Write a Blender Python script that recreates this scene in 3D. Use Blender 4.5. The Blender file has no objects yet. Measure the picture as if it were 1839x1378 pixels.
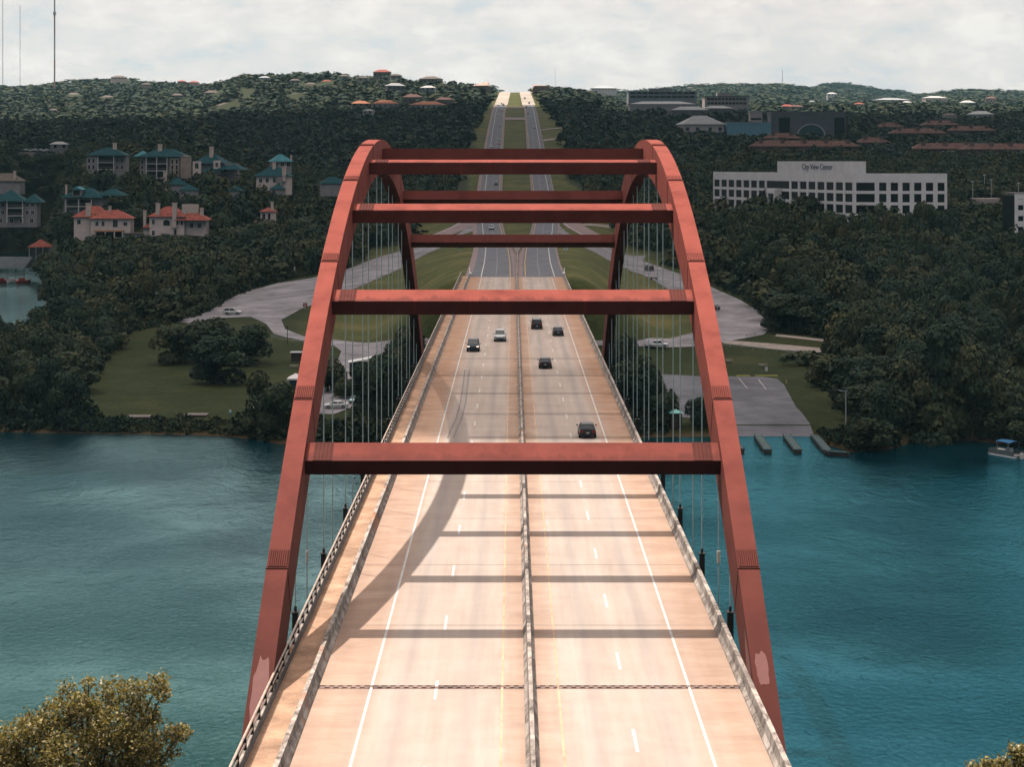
import bpy, bmesh, math, random
import numpy as np
from mathutils import Vector, Matrix
from mathutils.geometry import delaunay_2d_cdt
R = math.radians
SC = bpy.context.scene
COL = SC.collection
random.seed(7)
NP = np.random.RandomState(11)

# ---------------------------------------------------------------- camera
F, CX, HY, CAMZ = 3480.0, 921.0, 290.0, 29.3      # focal length and principal point in photo pixels
cam_d = bpy.data.cameras.new('camera')
cam = bpy.data.objects.new('camera', cam_d); COL.objects.link(cam)
cam.location = (0, 0, CAMZ); cam.rotation_euler = (R(90), 0, 0)
cam_d.sensor_width = 36; cam_d.lens = 36 * F / 1839
cam_d.shift_x = -(CX - 919.5) / 1839; cam_d.shift_y = -(689 - HY) / 1839
cam_d.clip_start = 1; cam_d.clip_end = 40000
SC.camera = cam

# ---------------------------------------------------------------- light
SUND = Vector((0.28, -0.28, -1)).normalized()      # the way the light travels
SUN_EL = math.asin(-SUND.z); SUN_AZ = math.atan2(-SUND.x, -SUND.y)
sl = bpy.data.lights.new('sun', 'SUN'); sl.energy = 5.0; sl.angle = R(0.5); sl.color = (1, 0.93, 0.84)
so = bpy.data.objects.new('sun', sl); COL.objects.link(so)
so.rotation_euler = SUND.to_track_quat('-Z', 'Y').to_euler(); so.location = (-100, 100, 400)
W = bpy.data.worlds.new('World'); SC.world = W; W.use_nodes = True
nt = W.node_tree; nt.nodes.clear()
def N(nt, typ, **kw):
    n = nt.nodes.new(typ)
    for k, v in kw.items():
        if k.startswith('i_'): n.inputs[k[2:].replace('_', ' ')].default_value = v
        else: setattr(n, k, v)
    return n
def ramp(nt, stops, fac=None, interp='LINEAR'):
    r = nt.nodes.new('ShaderNodeValToRGB'); r.color_ramp.interpolation = interp
    el = r.color_ramp.elements
    while len(el) < len(stops): el.new(0.5)
    for e, (p, c) in zip(el, stops):
        e.position = p; e.color = (c, c, c, 1) if isinstance(c, (int, float)) else (*c, 1)
    if fac is not None: nt.links.new(fac, r.inputs[0])
    return r
def mth(nt, op, a, b=None, clamp=False):
    m = nt.nodes.new('ShaderNodeMath'); m.operation = op; m.use_clamp = clamp
    for i, v in enumerate((a, b)):
        if v is None: continue
        if isinstance(v, (int, float)): m.inputs[i].default_value = v
        else: nt.links.new(v, m.inputs[i])
    return m.outputs[0]
def mixc(nt, f, a, b, mode='MIX'):
    m = nt.nodes.new('ShaderNodeMix'); m.data_type = 'RGBA'; m.blend_type = mode
    for s, v in ((0, f), (6, a), (7, b)):
        if isinstance(v, (int, float)): m.inputs[s].default_value = v
        elif isinstance(v, tuple): m.inputs[s].default_value = (*v, 1) if len(v) == 3 else v
        else: nt.links.new(v, m.inputs[s])
    return m.outputs[2]
sky = N(nt, 'ShaderNodeTexSky', sky_type='NISHITA', sun_disc=False, sun_elevation=SUN_EL, sun_rotation=SUN_AZ,
        air_density=1.0, dust_density=1.2, altitude=250)
skb = N(nt, 'ShaderNodeBackground', i_Strength=0.05); nt.links.new(sky.outputs[0], skb.inputs[0])
tc = N(nt, 'ShaderNodeTexCoord')
mp = N(nt, 'ShaderNodeMapping'); mp.inputs['Scale'].default_value = (1, 1, 2.3); nt.links.new(tc.outputs['Generated'], mp.inputs[0])
n1 = N(nt, 'ShaderNodeTexNoise', i_Scale=12.0, i_Detail=9.0, i_Roughness=0.62, i_Distortion=0.35); nt.links.new(mp.outputs[0], n1.inputs['Vector'])
n2 = N(nt, 'ShaderNodeTexNoise', i_Scale=36.0, i_Detail=8.0, i_Roughness=0.62, i_Distortion=0.3); nt.links.new(mp.outputs[0], n2.inputs['Vector'])
sx = N(nt, 'ShaderNodeSeparateXYZ'); nt.links.new(tc.outputs['Generated'], sx.inputs[0])
shape = mth(nt, 'ADD', mth(nt, 'MULTIPLY', n1.outputs[0], 0.5), mth(nt, 'MULTIPLY', n2.outputs[0], 0.5))
cc = ramp(nt, [(0.36, (0.76, 0.77, 0.80)), (0.43, (0.89, 0.835, 0.81)), (0.51, (1.0, 0.90, 0.85)), (0.60, (1.12, 1.02, 0.95))], shape)
# clouds bright ahead and overhead, dimmed behind the viewer to darken the facing steel
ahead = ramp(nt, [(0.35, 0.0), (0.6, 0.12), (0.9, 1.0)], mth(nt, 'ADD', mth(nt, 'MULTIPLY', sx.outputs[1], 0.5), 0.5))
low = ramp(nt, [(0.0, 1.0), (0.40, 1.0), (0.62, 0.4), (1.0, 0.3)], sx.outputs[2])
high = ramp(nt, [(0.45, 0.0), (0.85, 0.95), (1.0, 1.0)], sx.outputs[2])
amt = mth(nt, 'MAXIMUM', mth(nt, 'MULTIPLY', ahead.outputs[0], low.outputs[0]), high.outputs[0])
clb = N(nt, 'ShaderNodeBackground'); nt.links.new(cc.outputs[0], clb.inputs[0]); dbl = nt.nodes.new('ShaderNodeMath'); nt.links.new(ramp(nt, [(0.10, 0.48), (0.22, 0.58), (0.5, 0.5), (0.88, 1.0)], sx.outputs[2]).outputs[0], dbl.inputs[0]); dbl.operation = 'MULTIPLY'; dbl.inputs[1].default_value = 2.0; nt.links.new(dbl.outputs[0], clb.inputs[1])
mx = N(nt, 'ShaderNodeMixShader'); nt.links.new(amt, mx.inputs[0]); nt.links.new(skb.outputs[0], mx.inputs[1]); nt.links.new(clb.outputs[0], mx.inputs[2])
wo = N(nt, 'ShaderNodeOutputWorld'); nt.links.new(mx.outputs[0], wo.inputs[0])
SC.view_settings.view_transform = 'Standard'; SC.view_settings.look = 'None'
SC.view_settings.exposure = 0.04; SC.view_settings.gamma = 1.0
SC.render.engine = 'CYCLES'
SC.cycles.max_bounces = 5; SC.cycles.diffuse_bounces = 0; SC.cycles.glossy_bounces = 2; SC.cycles.transparent_max_bounces = 8
SC.cycles.volume_bounces = 0

# ---------------------------------------------------------------- helpers
def srgb(r, g, b):
    f = lambda c: (c / 255 / 12.92) if c <= 10 else ((c / 255 + 0.055) / 1.055) ** 2.4
    return (f(r), f(g), f(b))
MATS = {}
def mat(name, col=(0.5, 0.5, 0.5), rough=0.7, metal=0.0, var=0.0, scale=1.0, bump=0.0, spec=0.4, emit=None, bscale=None, col2=None):
    if name in MATS: return MATS[name]
    m = bpy.data.materials.new(name); m.use_nodes = True; t = m.node_tree
    b = t.nodes['Principled BSDF']
    b.inputs['Base Color'].default_value = (*col, 1); b.inputs['Roughness'].default_value = rough
    b.inputs['Metallic'].default_value = metal; b.inputs['Specular IOR Level'].default_value = spec
    if emit: b.inputs['Emission Color'].default_value = (*emit[0], 1); b.inputs['Emission Strength'].default_value = emit[1]
    if var or bump or col2:
        tc = N(t, 'ShaderNodeTexCoord')
        n = N(t, 'ShaderNodeTexNoise', i_Scale=scale, i_Detail=7.0, i_Roughness=0.6); t.links.new(tc.outputs['Object'], n.inputs['Vector'])
        f = ramp(t, [(0.35, 0.0), (0.65, 1.0)], n.outputs[0])
        c2 = col2 or tuple(c * (1 - var) for c in col); c1 = col if col2 else tuple(min(1, c * (1 + var)) for c in col)
        t.links.new(mixc(t, f.outputs[0], c1, c2), b.inputs['Base Color'])
        if bump:
            bn = N(t, 'ShaderNodeTexNoise', i_Scale=bscale or scale * 6, i_Detail=5.0); t.links.new(tc.outputs['Object'], bn.inputs['Vector'])
            bp = N(t, 'ShaderNodeBump', i_Strength=bump, i_Distance=0.05); t.links.new(bn.outputs[0], bp.inputs['Height']); t.links.new(bp.outputs[0], b.inputs['Normal'])
    MATS[name] = m
    return m
def tag(o, label=None, cat=None, group=None, kind=None):
    if label: o['label'] = label
    if cat: o['category'] = cat
    if group: o['group'] = group
    if kind: o['kind'] = kind
    return o
def empty(name, loc=(0, 0, 0), rz=0.0, label=None, cat=None, group=None, kind=None):
    o = bpy.data.objects.new(name, None); COL.objects.link(o); o.location = loc; o.rotation_euler = (0, 0, rz)
    o.empty_display_size = 0.5
    return tag(o, label, cat, group, kind)
def copy_tree(o, parent=None):
    c = o.copy(); COL.objects.link(c); c.parent = parent
    for ch in list(o.children): copy_tree(ch, c)
    return c
class MB:
    def __init__(s): s.v = []; s.f = []; s.m = []; s.c = 0
    def mi(s, i): s.c = i; return s
    def add(s, vs, fs):
        b = len(s.v); s.v += [tuple(v) for v in vs]
        for f in fs: s.f.append(tuple(i + b for i in f)); s.m.append(s.c)
        return s
    def box(s, x0, y0, z0, x1, y1, z1):
        return s.add([(x0, y0, z0), (x1, y0, z0), (x1, y1, z0), (x0, y1, z0), (x0, y0, z1), (x1, y0, z1), (x1, y1, z1), (x0, y1, z1)],
                     [(0, 3, 2, 1), (4, 5, 6, 7), (0, 1, 5, 4), (1, 2, 6, 5), (2, 3, 7, 6), (3, 0, 4, 7)])
    def cbox(s, c, size, M=None):
        x, y, z = (d / 2 for d in size); pts = []
        for q in ((-x, -y, -z), (x, -y, -z), (x, y, -z), (-x, y, -z), (-x, -y, z), (x, -y, z), (x, y, z), (-x, y, z)):
            p = Vector(q)
            if M is not None: p = M @ p
            pts.append(tuple(p + Vector(c)))
        return s.add(pts, [(0, 3, 2, 1), (4, 5, 6, 7), (0, 1, 5, 4), (1, 2, 6, 5), (2, 3, 7, 6), (3, 0, 4, 7)])
    def tube(s, a, b, r0, r1=None, n=8, cap=True):
        a = Vector(a); b = Vector(b); r1 = r0 if r1 is None else r1
        d = (b - a).normalized(); u = d.orthogonal().normalized(); w = d.cross(u); vs = []
        for p, r in ((a, r0), (b, r1)):
            for i in range(n):
                t = 2 * math.pi * i / n; vs.append(p + u * (r * math.cos(t)) + w * (r * math.sin(t)))
        fs = [(i, (i + 1) % n, n + (i + 1) % n, n + i) for i in range(n)]
        if cap: fs += [tuple(range(n - 1, -1, -1)), tuple(range(n, 2 * n))]
        return s.add(vs, fs)
    def loft(s, rings, closed=True, cap=True):
        n = len(rings[0]); vs = [p for r in rings for p in r]; fs = []
        for k in range(len(rings) - 1):
            for i in range(n if closed else n - 1):
                j = (i + 1) % n; fs.append((k * n + i, k * n + j, (k + 1) * n + j, (k + 1) * n + i))
        if cap: fs += [tuple(range(n - 1, -1, -1)), tuple(range((len(rings) - 1) * n, len(rings) * n))]
        return s.add(vs, fs)
    def prism(s, poly, z0, z1):
        n = len(poly); vs = [(x, y, z0) for x, y in poly] + [(x, y, z1) for x, y in poly]
        return s.add(vs, [tuple(range(n - 1, -1, -1)), tuple(range(n, 2 * n))] + [(i, (i + 1) % n, n + (i + 1) % n, n + i) for i in range(n)])
    def ball(s, c, r, n=10, m=6):
        rings = []
        for k in range(1, m):
            t = math.pi * k / m
            rings.append([(c[0] + r[0] * math.sin(t) * math.cos(2 * math.pi * i / n), c[1] + r[1] * math.sin(t) * math.sin(2 * math.pi * i / n), c[2] - r[2] * math.cos(t)) for i in range(n)])
        return s.loft(rings)
    def build(s, name, mats, parent=None, smooth=False, bevel=0.0, label=None, fix=True):
        me = bpy.data.meshes.new(name); me.from_pydata(s.v, [], s.f)
        mats = mats if isinstance(mats, (list, tuple)) else [mats]
        for m in mats: me.materials.append(m)
        if len(mats) > 1: me.polygons.foreach_set('material_index', s.m)
        if fix or bevel:
            bm = bmesh.new(); bm.from_mesh(me)
            if bevel:
                bmesh.ops.bevel(bm, geom=[e for e in bm.edges if e.is_manifold and e.calc_face_angle(0) > 0.5], offset=bevel, segments=2, affect='EDGES', clamp_overlap=True)
            bmesh.ops.recalc_face_normals(bm, faces=bm.faces); bm.to_mesh(me); bm.free()
        if smooth: me.polygons.foreach_set('use_smooth', [True] * len(me.polygons))
        me.update()
        o = bpy.data.objects.new(name, me); COL.objects.link(o)
        if parent is not None: o.parent = parent
        if label: o['label'] = label
        return o
def npmesh(name, V, Fq, mats, tint=None, parent=None, smooth=False):
    """fast mesh of quads from numpy arrays"""
    me = bpy.data.meshes.new(name); nv, nf = len(V), len(Fq); k = Fq.shape[1]
    me.vertices.add(nv); me.vertices.foreach_set('co', V.astype(np.float32).ravel())
    me.loops.add(nf * k); me.loops.foreach_set('vertex_index', Fq.astype(np.int32).ravel())
    me.polygons.add(nf); me.polygons.foreach_set('loop_start', np.arange(0, nf * k, k, dtype=np.int32))
    for m in (mats if isinstance(mats, (list, tuple)) else [mats]): me.materials.append(m)
    if smooth: me.polygons.foreach_set('use_smooth', [True] * nf)
    me.update(calc_edges=True)
    if tint is not None:
        a = me.attributes.new('tint', 'FLOAT', 'FACE'); a.data.foreach_set('value', tint.astype(np.float32))
    o = bpy.data.objects.new(name, me); COL.objects.link(o)
    if parent is not None: o.parent = parent
    return o
def P(x, y, Z):                                    # photo pixel at a depth -> world point
    return Vector(((x - CX) * Z / F, Z, CAMZ - (y - HY) * Z / F))
def proj(X, Y, Z): return (CX + F * X / Y, HY + F * (CAMZ - Z) / Y)
# ---------------------------------------------------------------- ground, water and roads
WL = -20.7                                          # water level (bridge deck is 0)
def roadE(Y): return np.interp(Y, [0, 700, 780, 850, 920, 977, 1243, 1790, 2350, 2430, 2520, 3000], [0, 0, 0.8, 3.6, 9, 14.3, 37, 75, 113, 116.5, 116, 85])
def roadL(Y): return np.interp(Y, [480, 560, 650, 760, 860, 1243, 1790, 2350, 3000], [-4.3, -4.5, -5.3, -7.8, -10, -11, -12, -8.5, -8.5])
def roadRt(Y): return np.interp(Y, [480, 560, 650, 760, 860, 1243, 1790, 2350, 3000], [6.8, 7.1, 8.2, 11.5, 14.3, 14, 15.8, 13.8, 13.8])
ZS = np.array([300, 380, 450, 520, 600, 650, 700, 760, 850, 900, 1000, 1100, 1250, 1400, 1600, 2000, 2400, 2600, 3000, 3400, 4000, 4700, 5200, 6000, 7500, 12000], float)
PROF = {  # photo column: elevation at ZS
 -700: [-18.5, -18.5, -18, -15.5, -13, -10, -6, -1, 10, 20, 26, 30, 37, 43, 52, 72, 95, 105, 130, 152, 150, 140, 130, 120, 90, 60],
 0:    [-18.5, -18.5, -18, -15.5, -13, -10, -8, -3, 6, 14, 22, 28, 36, 42, 51, 68, 92, 105, 130, 154, 150, 140, 130, 120, 90, 60],
 200:  [-18.5, -18.5, -18, -14.5, -13, -11, -9, -3, 9, 19, 25, 30, 37, 43, 52, 69, 96, 108, 140, 162, 150, 140, 130, 120, 90, 60],
 320:  [-18.5, -18.5, -18, -14.2, -12.8, -11, -8, -1, 10, 19, 25, 30, 37, 43, 52, 70, 97, 110, 146, 152, 150, 140, 130, 120, 90, 60],
 450:  [-18.5, -18.5, -18, -14, -12, -11, -8, -3, 5, 9, 15, 20, 28, 36, 50, 79, 120, 134, 130, 120, 150, 140, 130, 120, 90, 60],
 600:  [-18.5, -18.5, -18, -15, -10, -9, -8, -6, -2, 2, 9, 15, 24, 34, 50, 84, 126, 137, 130, 120, 120, 120, 120, 110, 90, 60],
 700:  [-18.5, -18.5, -18, -15, -9, -7, -6, -5, -1, 3, 10, 17, 27, 38, 54, 88, 126, 133, 125, 120, 120, 120, 120, 110, 90, 60],
 800:  [-18.5, -18.5, -18, -14, -7, -5, -3, -1, 1, 4, 13, 21, 33, 45, 60, 91, 121, 126, 120, 110, 110, 180, 215, 190, 90, 60],
 920:  [-18.5, -18.5, -18, -14, -3, -1, 0, 0, 3, 6, 15, 24, 37, 48, 62, 90, 115, 116, 85, 80, 110, 190, 236, 200, 90, 60],
 1030: [-18.5, -18.5, -18, -14, -7, -5, -3, -1, 1, 4, 13, 21, 33, 45, 60, 88, 112, 114, 110, 110, 140, 190, 180, 150, 90, 60],
 1130: [-18.5, -18.5, -18, -15, -10, -8, -6, -5, -1, 3, 10, 17, 27, 38, 50, 70, 90, 97, 113, 125, 165, 196, 190, 150, 90, 60],
 1250: [-18.5, -18.5, -18, -15, -11, -8, -5, 0, 5, 9, 15, 22, 33, 42, 53, 70, 88, 96, 110, 124, 168, 206, 190, 160, 90, 60],
 1400: [-18.5, -18.5, -18, -15, -10, -4, 6, 11, 13, 14, 18, 25, 36, 43, 54, 71, 88, 96, 110, 124, 165, 208, 215, 170, 90, 60],
 1500: [-18.5, -18.5, -18, -15, -10, -4, 8, 11, 12, 13, 17, 24, 35, 43, 55, 72, 88, 96, 110, 122, 150, 190, 225, 272, 90, 60],
 1600: [-18.5, -18.5, -18, -15, -10, -3, 9, 11, 12, 13, 17, 24, 34, 43, 55, 72, 88, 96, 110, 120, 140, 172, 200, 250, 90, 60],
 1720: [-18.5, -18.5, -18, -15, -10, -3, 8, 10, 12, 13, 17, 24, 33, 43, 55, 72, 88, 96, 110, 125, 160, 196, 185, 170, 90, 60],
 1850: [-18.5, -18.5, -18, -15, -10, -3, 7, 10, 12, 13, 17, 24, 33, 43, 55, 72, 88, 96, 110, 125, 160, 186, 185, 170, 90, 60],
 2600: [-18.5, -18.5, -18, -15, -10, -3, 7, 10, 12, 13, 17, 24, 33, 43, 55, 72, 88, 96, 110, 125, 160, 186, 185, 170, 90, 60]}
PX = np.array(sorted(PROF)); PE = np.array([PROF[k] for k in PX])
SHX = [-700, 0, 100, 300, 400, 470, 500, 560, 700, 1190, 1320, 1460, 1490, 1530, 1600, 1650, 1750, 1839, 2600]
SHY = [775, 775, 778, 780, 783, 790, 797, 797, 795, 785, 783, 783, 800, 812, 806, 790, 792, 802, 800]
def shoreY(u): return F * 50.0 / (np.interp(CX + F * u, SHX, SHY) - HY)
INR = np.array([[-128, 500], [-141, 561], [-160, 644], [-187, 756], [-214, 870], [-236, 966], [-256, 1054], [-275, 1120]])
def noise2(x, y):
    return (np.sin(x * 1.0 + 1.3 * np.sin(y * .7)) + np.sin(y * 1.1 + 1.7 * np.sin(x * .6 + 2)) + .5 * np.sin(x * 2.3 + y * 1.9) + .5 * np.sin(x * 1.7 - y * 2.6)) / 3
def baseE(X, Y):
    X = np.asarray(X, float); Y = np.asarray(Y, float)
    u = X / np.maximum(Y, 1); px = CX + F * u
    lz = np.log(np.clip(Y, 300, 12000)); lzs = np.log(ZS)
    iz = np.clip(np.searchsorted(lzs, lz) - 1, 0, len(ZS) - 2); tz = (lz - lzs[iz]) / (lzs[iz + 1] - lzs[iz]); tz = np.clip(tz, 0, 1)
    pxc = np.clip(px, PX[0], PX[-1]); ix = np.clip(np.searchsorted(PX, pxc) - 1, 0, len(PX) - 2); tx = (pxc - PX[ix]) / (PX[ix + 1] - PX[ix])
    tx = tx * tx * (3 - 2 * tx)
    e = (PE[ix, iz] * (1 - tz) + PE[ix, iz + 1] * tz) * (1 - tx) + (PE[ix + 1, iz] * (1 - tz) + PE[ix + 1, iz + 1] * tz) * tx
    amp = np.clip((Y - 550) / 3000, 0, 1)
    e = e + noise2(X / 60, Y / 60) * 5 * amp + noise2(X / 190 + 5, Y / 190) * 9 * amp
    # highway corridor
    xl, xr = roadL(Y), roadRt(Y); d = np.maximum(xl - 6.5 - X, X - xr - 6.5); d = np.maximum(d, 0)
    wdt = np.where(Y < 900, 26.0, 34.0); t = np.clip((d - 1.5) / wdt, 0, 1); t = t * t * (3 - 2 * t)
    on = np.clip((Y - 474) / 17.0, 0, 1)
    e = np.where(on > 0, e * (1 - on * (1 - t)) + (roadE(Y) - 0.35) * on * (1 - t), e)
    # river
    s = Y - shoreY(u); below = np.interp(s, [-40, -8, 0, 3, 14], [-30, -22.5, WL, -19.2, -18.6]); e = np.where(s < 14, np.minimum(e, below), e)
    # inlet on the left
    xr_ = np.interp(Y, INR[:, 1], INR[:, 0]); wd = np.interp(Y, [500, 640, 800, 960, 1054, 1100], [220, 200, 130, 50, 22, 0])
    dd = np.maximum(X - xr_, (xr_ - wd) - X); inl = np.clip(1 - dd / 22, 0, 1) * ((Y > 440) & (Y < 1110)) * np.clip((Y - 440) / 60, 0, 1) * np.clip((1110 - Y) / 30, 0, 1)
    e = e * (1 - inl) + np.minimum(e, -24) * inl
    # near bank under the viewer
    nb = np.interp(Y, [-400, 40, 90, 128, 150], [-3, -6, -11, -19, -30]); e = np.where(Y < 150, nb, e)
    return e
# terrain sheet: rows by distance, columns fanning out
rows = np.concatenate([np.linspace(-200, 60, 6), np.linspace(75, 320, 24), np.exp(np.linspace(np.log(325), np.log(9000), 470))])
cols = np.linspace(-0.46, 0.46, 461)
RY, CU = np.meshgrid(rows, cols, indexing='ij')
TX = CU * np.maximum(RY, 260); TY = RY + 0 * CU; TE = baseE(TX, TY)
def E(X, Y):
    """height of the terrain mesh itself"""
    X = np.asarray(X, float); Y = np.asarray(Y, float)
    u = np.clip(X / np.maximum(Y, 260), -0.4599, 0.4599); iy = np.clip(np.searchsorted(rows, Y) - 1, 0, len(rows) - 2); fy = np.clip((Y - rows[iy]) / (rows[iy + 1] - rows[iy]), 0, 1)
    fu = (u - cols[0]) / (cols[1] - cols[0]); iu = np.clip(fu.astype(int), 0, len(cols) - 2); fu = fu - iu
    return (TE[iy, iu] * (1 - fu) + TE[iy, iu + 1] * fu) * (1 - fy) + (TE[iy + 1, iu] * (1 - fu) + TE[iy + 1, iu + 1] * fu) * fy
ZL = np.exp(np.linspace(np.log(331), np.log(9000), 6000))
def G(px, py):
    """where the ground is seen at a photo pixel"""
    X = (px - CX) * ZL / F; e = E(X, ZL); yy = HY + F * (CAMZ - e) / ZL
    k = np.where(yy <= py)[0]; k = k[0] if len(k) else len(ZL) - 1
    return Vector((X[k], ZL[k], e[k]))
def inpoly(px, py, poly):
    px = np.asarray(px, float); py = np.asarray(py, float); r = np.zeros(px.shape, bool); n = len(poly)
    for i in range(n):
        x0, y0 = poly[i]; x1, y1 = poly[(i + 1) % n]
        if y0 == y1: continue
        c = ((y0 > py) != (y1 > py)) & (px < (x1 - x0) * (py - y0) / (y1 - y0) + x0); r ^= c
    return r
CLEAR = [(125, 800), (135, 700), (180, 640), (230, 598), (320, 575), (395, 543), (440, 519), (510, 502), (570, 494), (640, 474), (665, 450), (725, 440), (740, 415), (735, 395), (800, 388), (838, 345), (838, 318), (855, 270), (842, 235), (870, 205), (884, 185), (893, 160), (962, 160), (972, 190), (995, 200), (1012, 225), (1028, 255), (1000, 268), (1003, 300), (1022, 330), (1050, 345), (1060, 385), (1110, 400), (1120, 430), (1165, 450), (1240, 480), (1300, 512), (1360, 542), (1395, 575), (1400, 597), (1500, 612), (1502, 640), (1468, 662), (1490, 690), (1520, 730), (1545, 745), (1540, 800), (1525, 840), (1000, 830), (500, 800)]
LAWN2 = [(1785, 620), (1860, 620), (1860, 735), (1812, 705), (1790, 670)]
pxg, pyg = CX + F * TX / np.maximum(TY, 60), HY + F * (CAMZ - TE) / np.maximum(TY, 60)
grass = (inpoly(pxg, pyg, CLEAR) | inpoly(pxg, pyg, LAWN2)) & (TY > 330)
nr, nc = TE.shape
idx = np.arange(nr * nc).reshape(nr, nc)
Fq = np.stack([idx[:-1, :-1], idx[:-1, 1:], idx[1:, 1:], idx[1:, :-1]], -1).reshape(-1, 4)
def terrain_mat():
    m = bpy.data.materials.new('ground'); m.use_nodes = True; t = m.node_tree; b = t.nodes['Principled BSDF']
    g = N(t, 'ShaderNodeNewGeometry'); at = N(t, 'ShaderNodeAttribute', attribute_name='grass')
    n = N(t, 'ShaderNodeTexNoise', i_Scale=0.05, i_Detail=10.0, i_Roughness=0.65); t.links.new(g.outputs['Position'], n.inputs['Vector'])
    n3 = N(t, 'ShaderNodeTexNoise', i_Scale=0.9, i_Detail=8.0, i_Roughness=0.7); t.links.new(g.outputs['Position'], n3.inputs['Vector'])
    gr = ramp(t, [(0.3, (0.035, 0.048, 0.016)), (0.5, (0.055, 0.066, 0.024)), (0.62, (0.088, 0.088, 0.036)), (0.75, (0.13, 0.11, 0.055))], n.outputs[0])
    gr2 = mixc(t, 0.85, gr.outputs[0], ramp(t, [(0.3, (0.45, 0.45, 0.4)), (0.7, (1.3, 1.25, 1.1))], n3.outputs[0]).outputs[0], 'MULTIPLY')
    ad = N(t, 'ShaderNodeAttribute', attribute_name='dry'); gr2 = mixc(t, ad.outputs['Fac'], mixc(t, 1.0, gr2, (0.5, 0.56, 0.5), 'MULTIPLY'), mixc(t, 1.0, gr2, (1.75, 1.55, 1.5), 'MULTIPLY'))
    fo = ramp(t, [(0.3, (0.026, 0.034, 0.017)), (0.7, (0.055, 0.058, 0.028))], n3.outputs[0])
    c = mixc(t, at.outputs['Fac'], fo.outputs[0], gr2)
    sp = N(t, 'ShaderNodeSeparateXYZ'); t.links.new(g.outputs['Position'], sp.inputs[0])
    hz = mth(t, 'ADD', sp.outputs[2], mth(t, 'MULTIPLY', n3.outputs[0], 0.8))
    mud = ramp(t, [(0.0, 1.0), (1.0, 0.0)], mth(t, 'DIVIDE', mth(t, 'ADD', hz, 20.6), 1.2, True))
    c = mixc(t, mud.outputs[0], c, (0.09, 0.05, 0.03))
    t.links.new(c, b.inputs['Base Color']); b.inputs['Roughness'].default_value = 0.95; b.inputs['Specular IOR Level'].default_value = 0.1
    bp = N(t, 'ShaderNodeBump', i_Strength=0.5, i_Distance=0.25); t.links.new(n3.outputs[0], bp.inputs['Height']); t.links.new(bp.outputs[0], b.inputs['Normal'])
    return m
go = npmesh('ground', np.stack([TX, TY, TE], -1).reshape(-1, 3), Fq, terrain_mat(), smooth=True)
dry = np.clip((TY - 478) / 20, 0, 1) * np.clip((60 - np.abs(TX)) / 18, 0, 1)
dg = go.data.attributes.new('dry', 'FLOAT', 'POINT'); dg.data.foreach_set('value', dry.astype(np.float32).ravel())
ga = go.data.attributes.new('grass', 'FLOAT', 'POINT'); ga.data.foreach_set('value', grass.astype(np.float32).ravel())
tag(go, kind='structure')

def water_mat():
    m = bpy.data.materials.new('water'); m.use_nodes = True; t = m.node_tree; b = t.nodes['Principled BSDF']
    g = N(t, 'ShaderNodeNewGeometry')
    mpn = N(t, 'ShaderNodeMapping'); mpn.inputs['Scale'].default_value = (1.0, 0.62, 1); mpn.inputs['Rotation'].default_value = (0, 0, 0.25); t.links.new(g.outputs['Position'], mpn.inputs[0])
    a = N(t, 'ShaderNodeTexNoise', i_Scale=1.7, i_Detail=6.0, i_Roughness=0.6, i_Distortion=0.4); t.links.new(mpn.outputs[0], a.inputs['Vector'])
    a2 = N(t, 'ShaderNodeTexNoise', i_Scale=0.025, i_Detail=3.0); t.links.new(g.outputs['Position'], a2.inputs['Vector'])
    sp = N(t, 'ShaderNodeSeparateXYZ'); t.links.new(g.outputs['Position'], sp.inputs[0])
    # the river is green over the shallows near this bank and blue over the deep channel
    sh = mth(t, 'DIVIDE', mth(t, 'SUBTRACT', sp.outputs[1], 150.0), 110.0, True)
    sh = mth(t, 'ADD', sh, mth(t, 'MULTIPLY', mth(t, 'SUBTRACT', a2.outputs[0], 0.5), 1.2), True)
    lft = mth(t, 'DIVIDE', mth(t, 'ADD', sp.outputs[0], 10.0), 30.0, True)
    sh = mth(t, 'MAXIMUM', sh, lft)
    c = mixc(t, sh, (0.0008, 0.036, 0.028), (0.0004, 0.019, 0.029))
    b.inputs['Base Color'].default_value = (0, 0, 0, 1); t.links.new(c, b.inputs['Base Color']); b.inputs['Roughness'].default_value = 1.0; b.inputs['Specular IOR Level'].default_value = 0.0
    st = ramp(t, [(0.35, 0.15), (0.65, 1.0)], a2.outputs[0])
    bp = N(t, 'ShaderNodeBump', i_Distance=0.32); t.links.new(st.outputs[0], bp.inputs['Strength']); t.links.new(a.outputs[0], bp.inputs['Height'])
    w = N(t, 'ShaderNodeTexNoise', i_Scale=0.30, i_Detail=4.0, i_Roughness=0.6, i_Distortion=1.0); t.links.new(mpn.outputs[0], w.inputs['Vector'])
    bp2 = N(t, 'ShaderNodeBump', i_Strength=0.4, i_Distance=0.8); t.links.new(w.outputs[0], bp2.inputs['Height']); t.links.new(bp.outputs[0], bp2.inputs['Normal'])
    gl = N(t, 'ShaderNodeBsdfGlossy'); gl.inputs['Roughness'].default_value = 0.05; t.links.new(bp2.outputs[0], gl.inputs['Normal'])
    t.links.new(mixc(t, lft, (0.62, 0.96, 1.0), (0.24, 0.76, 0.92)), gl.inputs['Color'])  # mirror tint painted by side: sky reflection brighter left, darker blue right
    fr = N(t, 'ShaderNodeFresnel', i_IOR=1.45); t.links.new(bp2.outputs[0], fr.inputs['Normal'])
    ms = N(t, 'ShaderNodeMixShader'); t.links.new(fr.outputs[0], ms.inputs[0]); t.links.new(b.outputs[0], ms.inputs[1]); t.links.new(gl.outputs[0], ms.inputs[2])
    t.links.new(ms.outputs[0], t.nodes['Material Output'].inputs[0])
    return m
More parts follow.
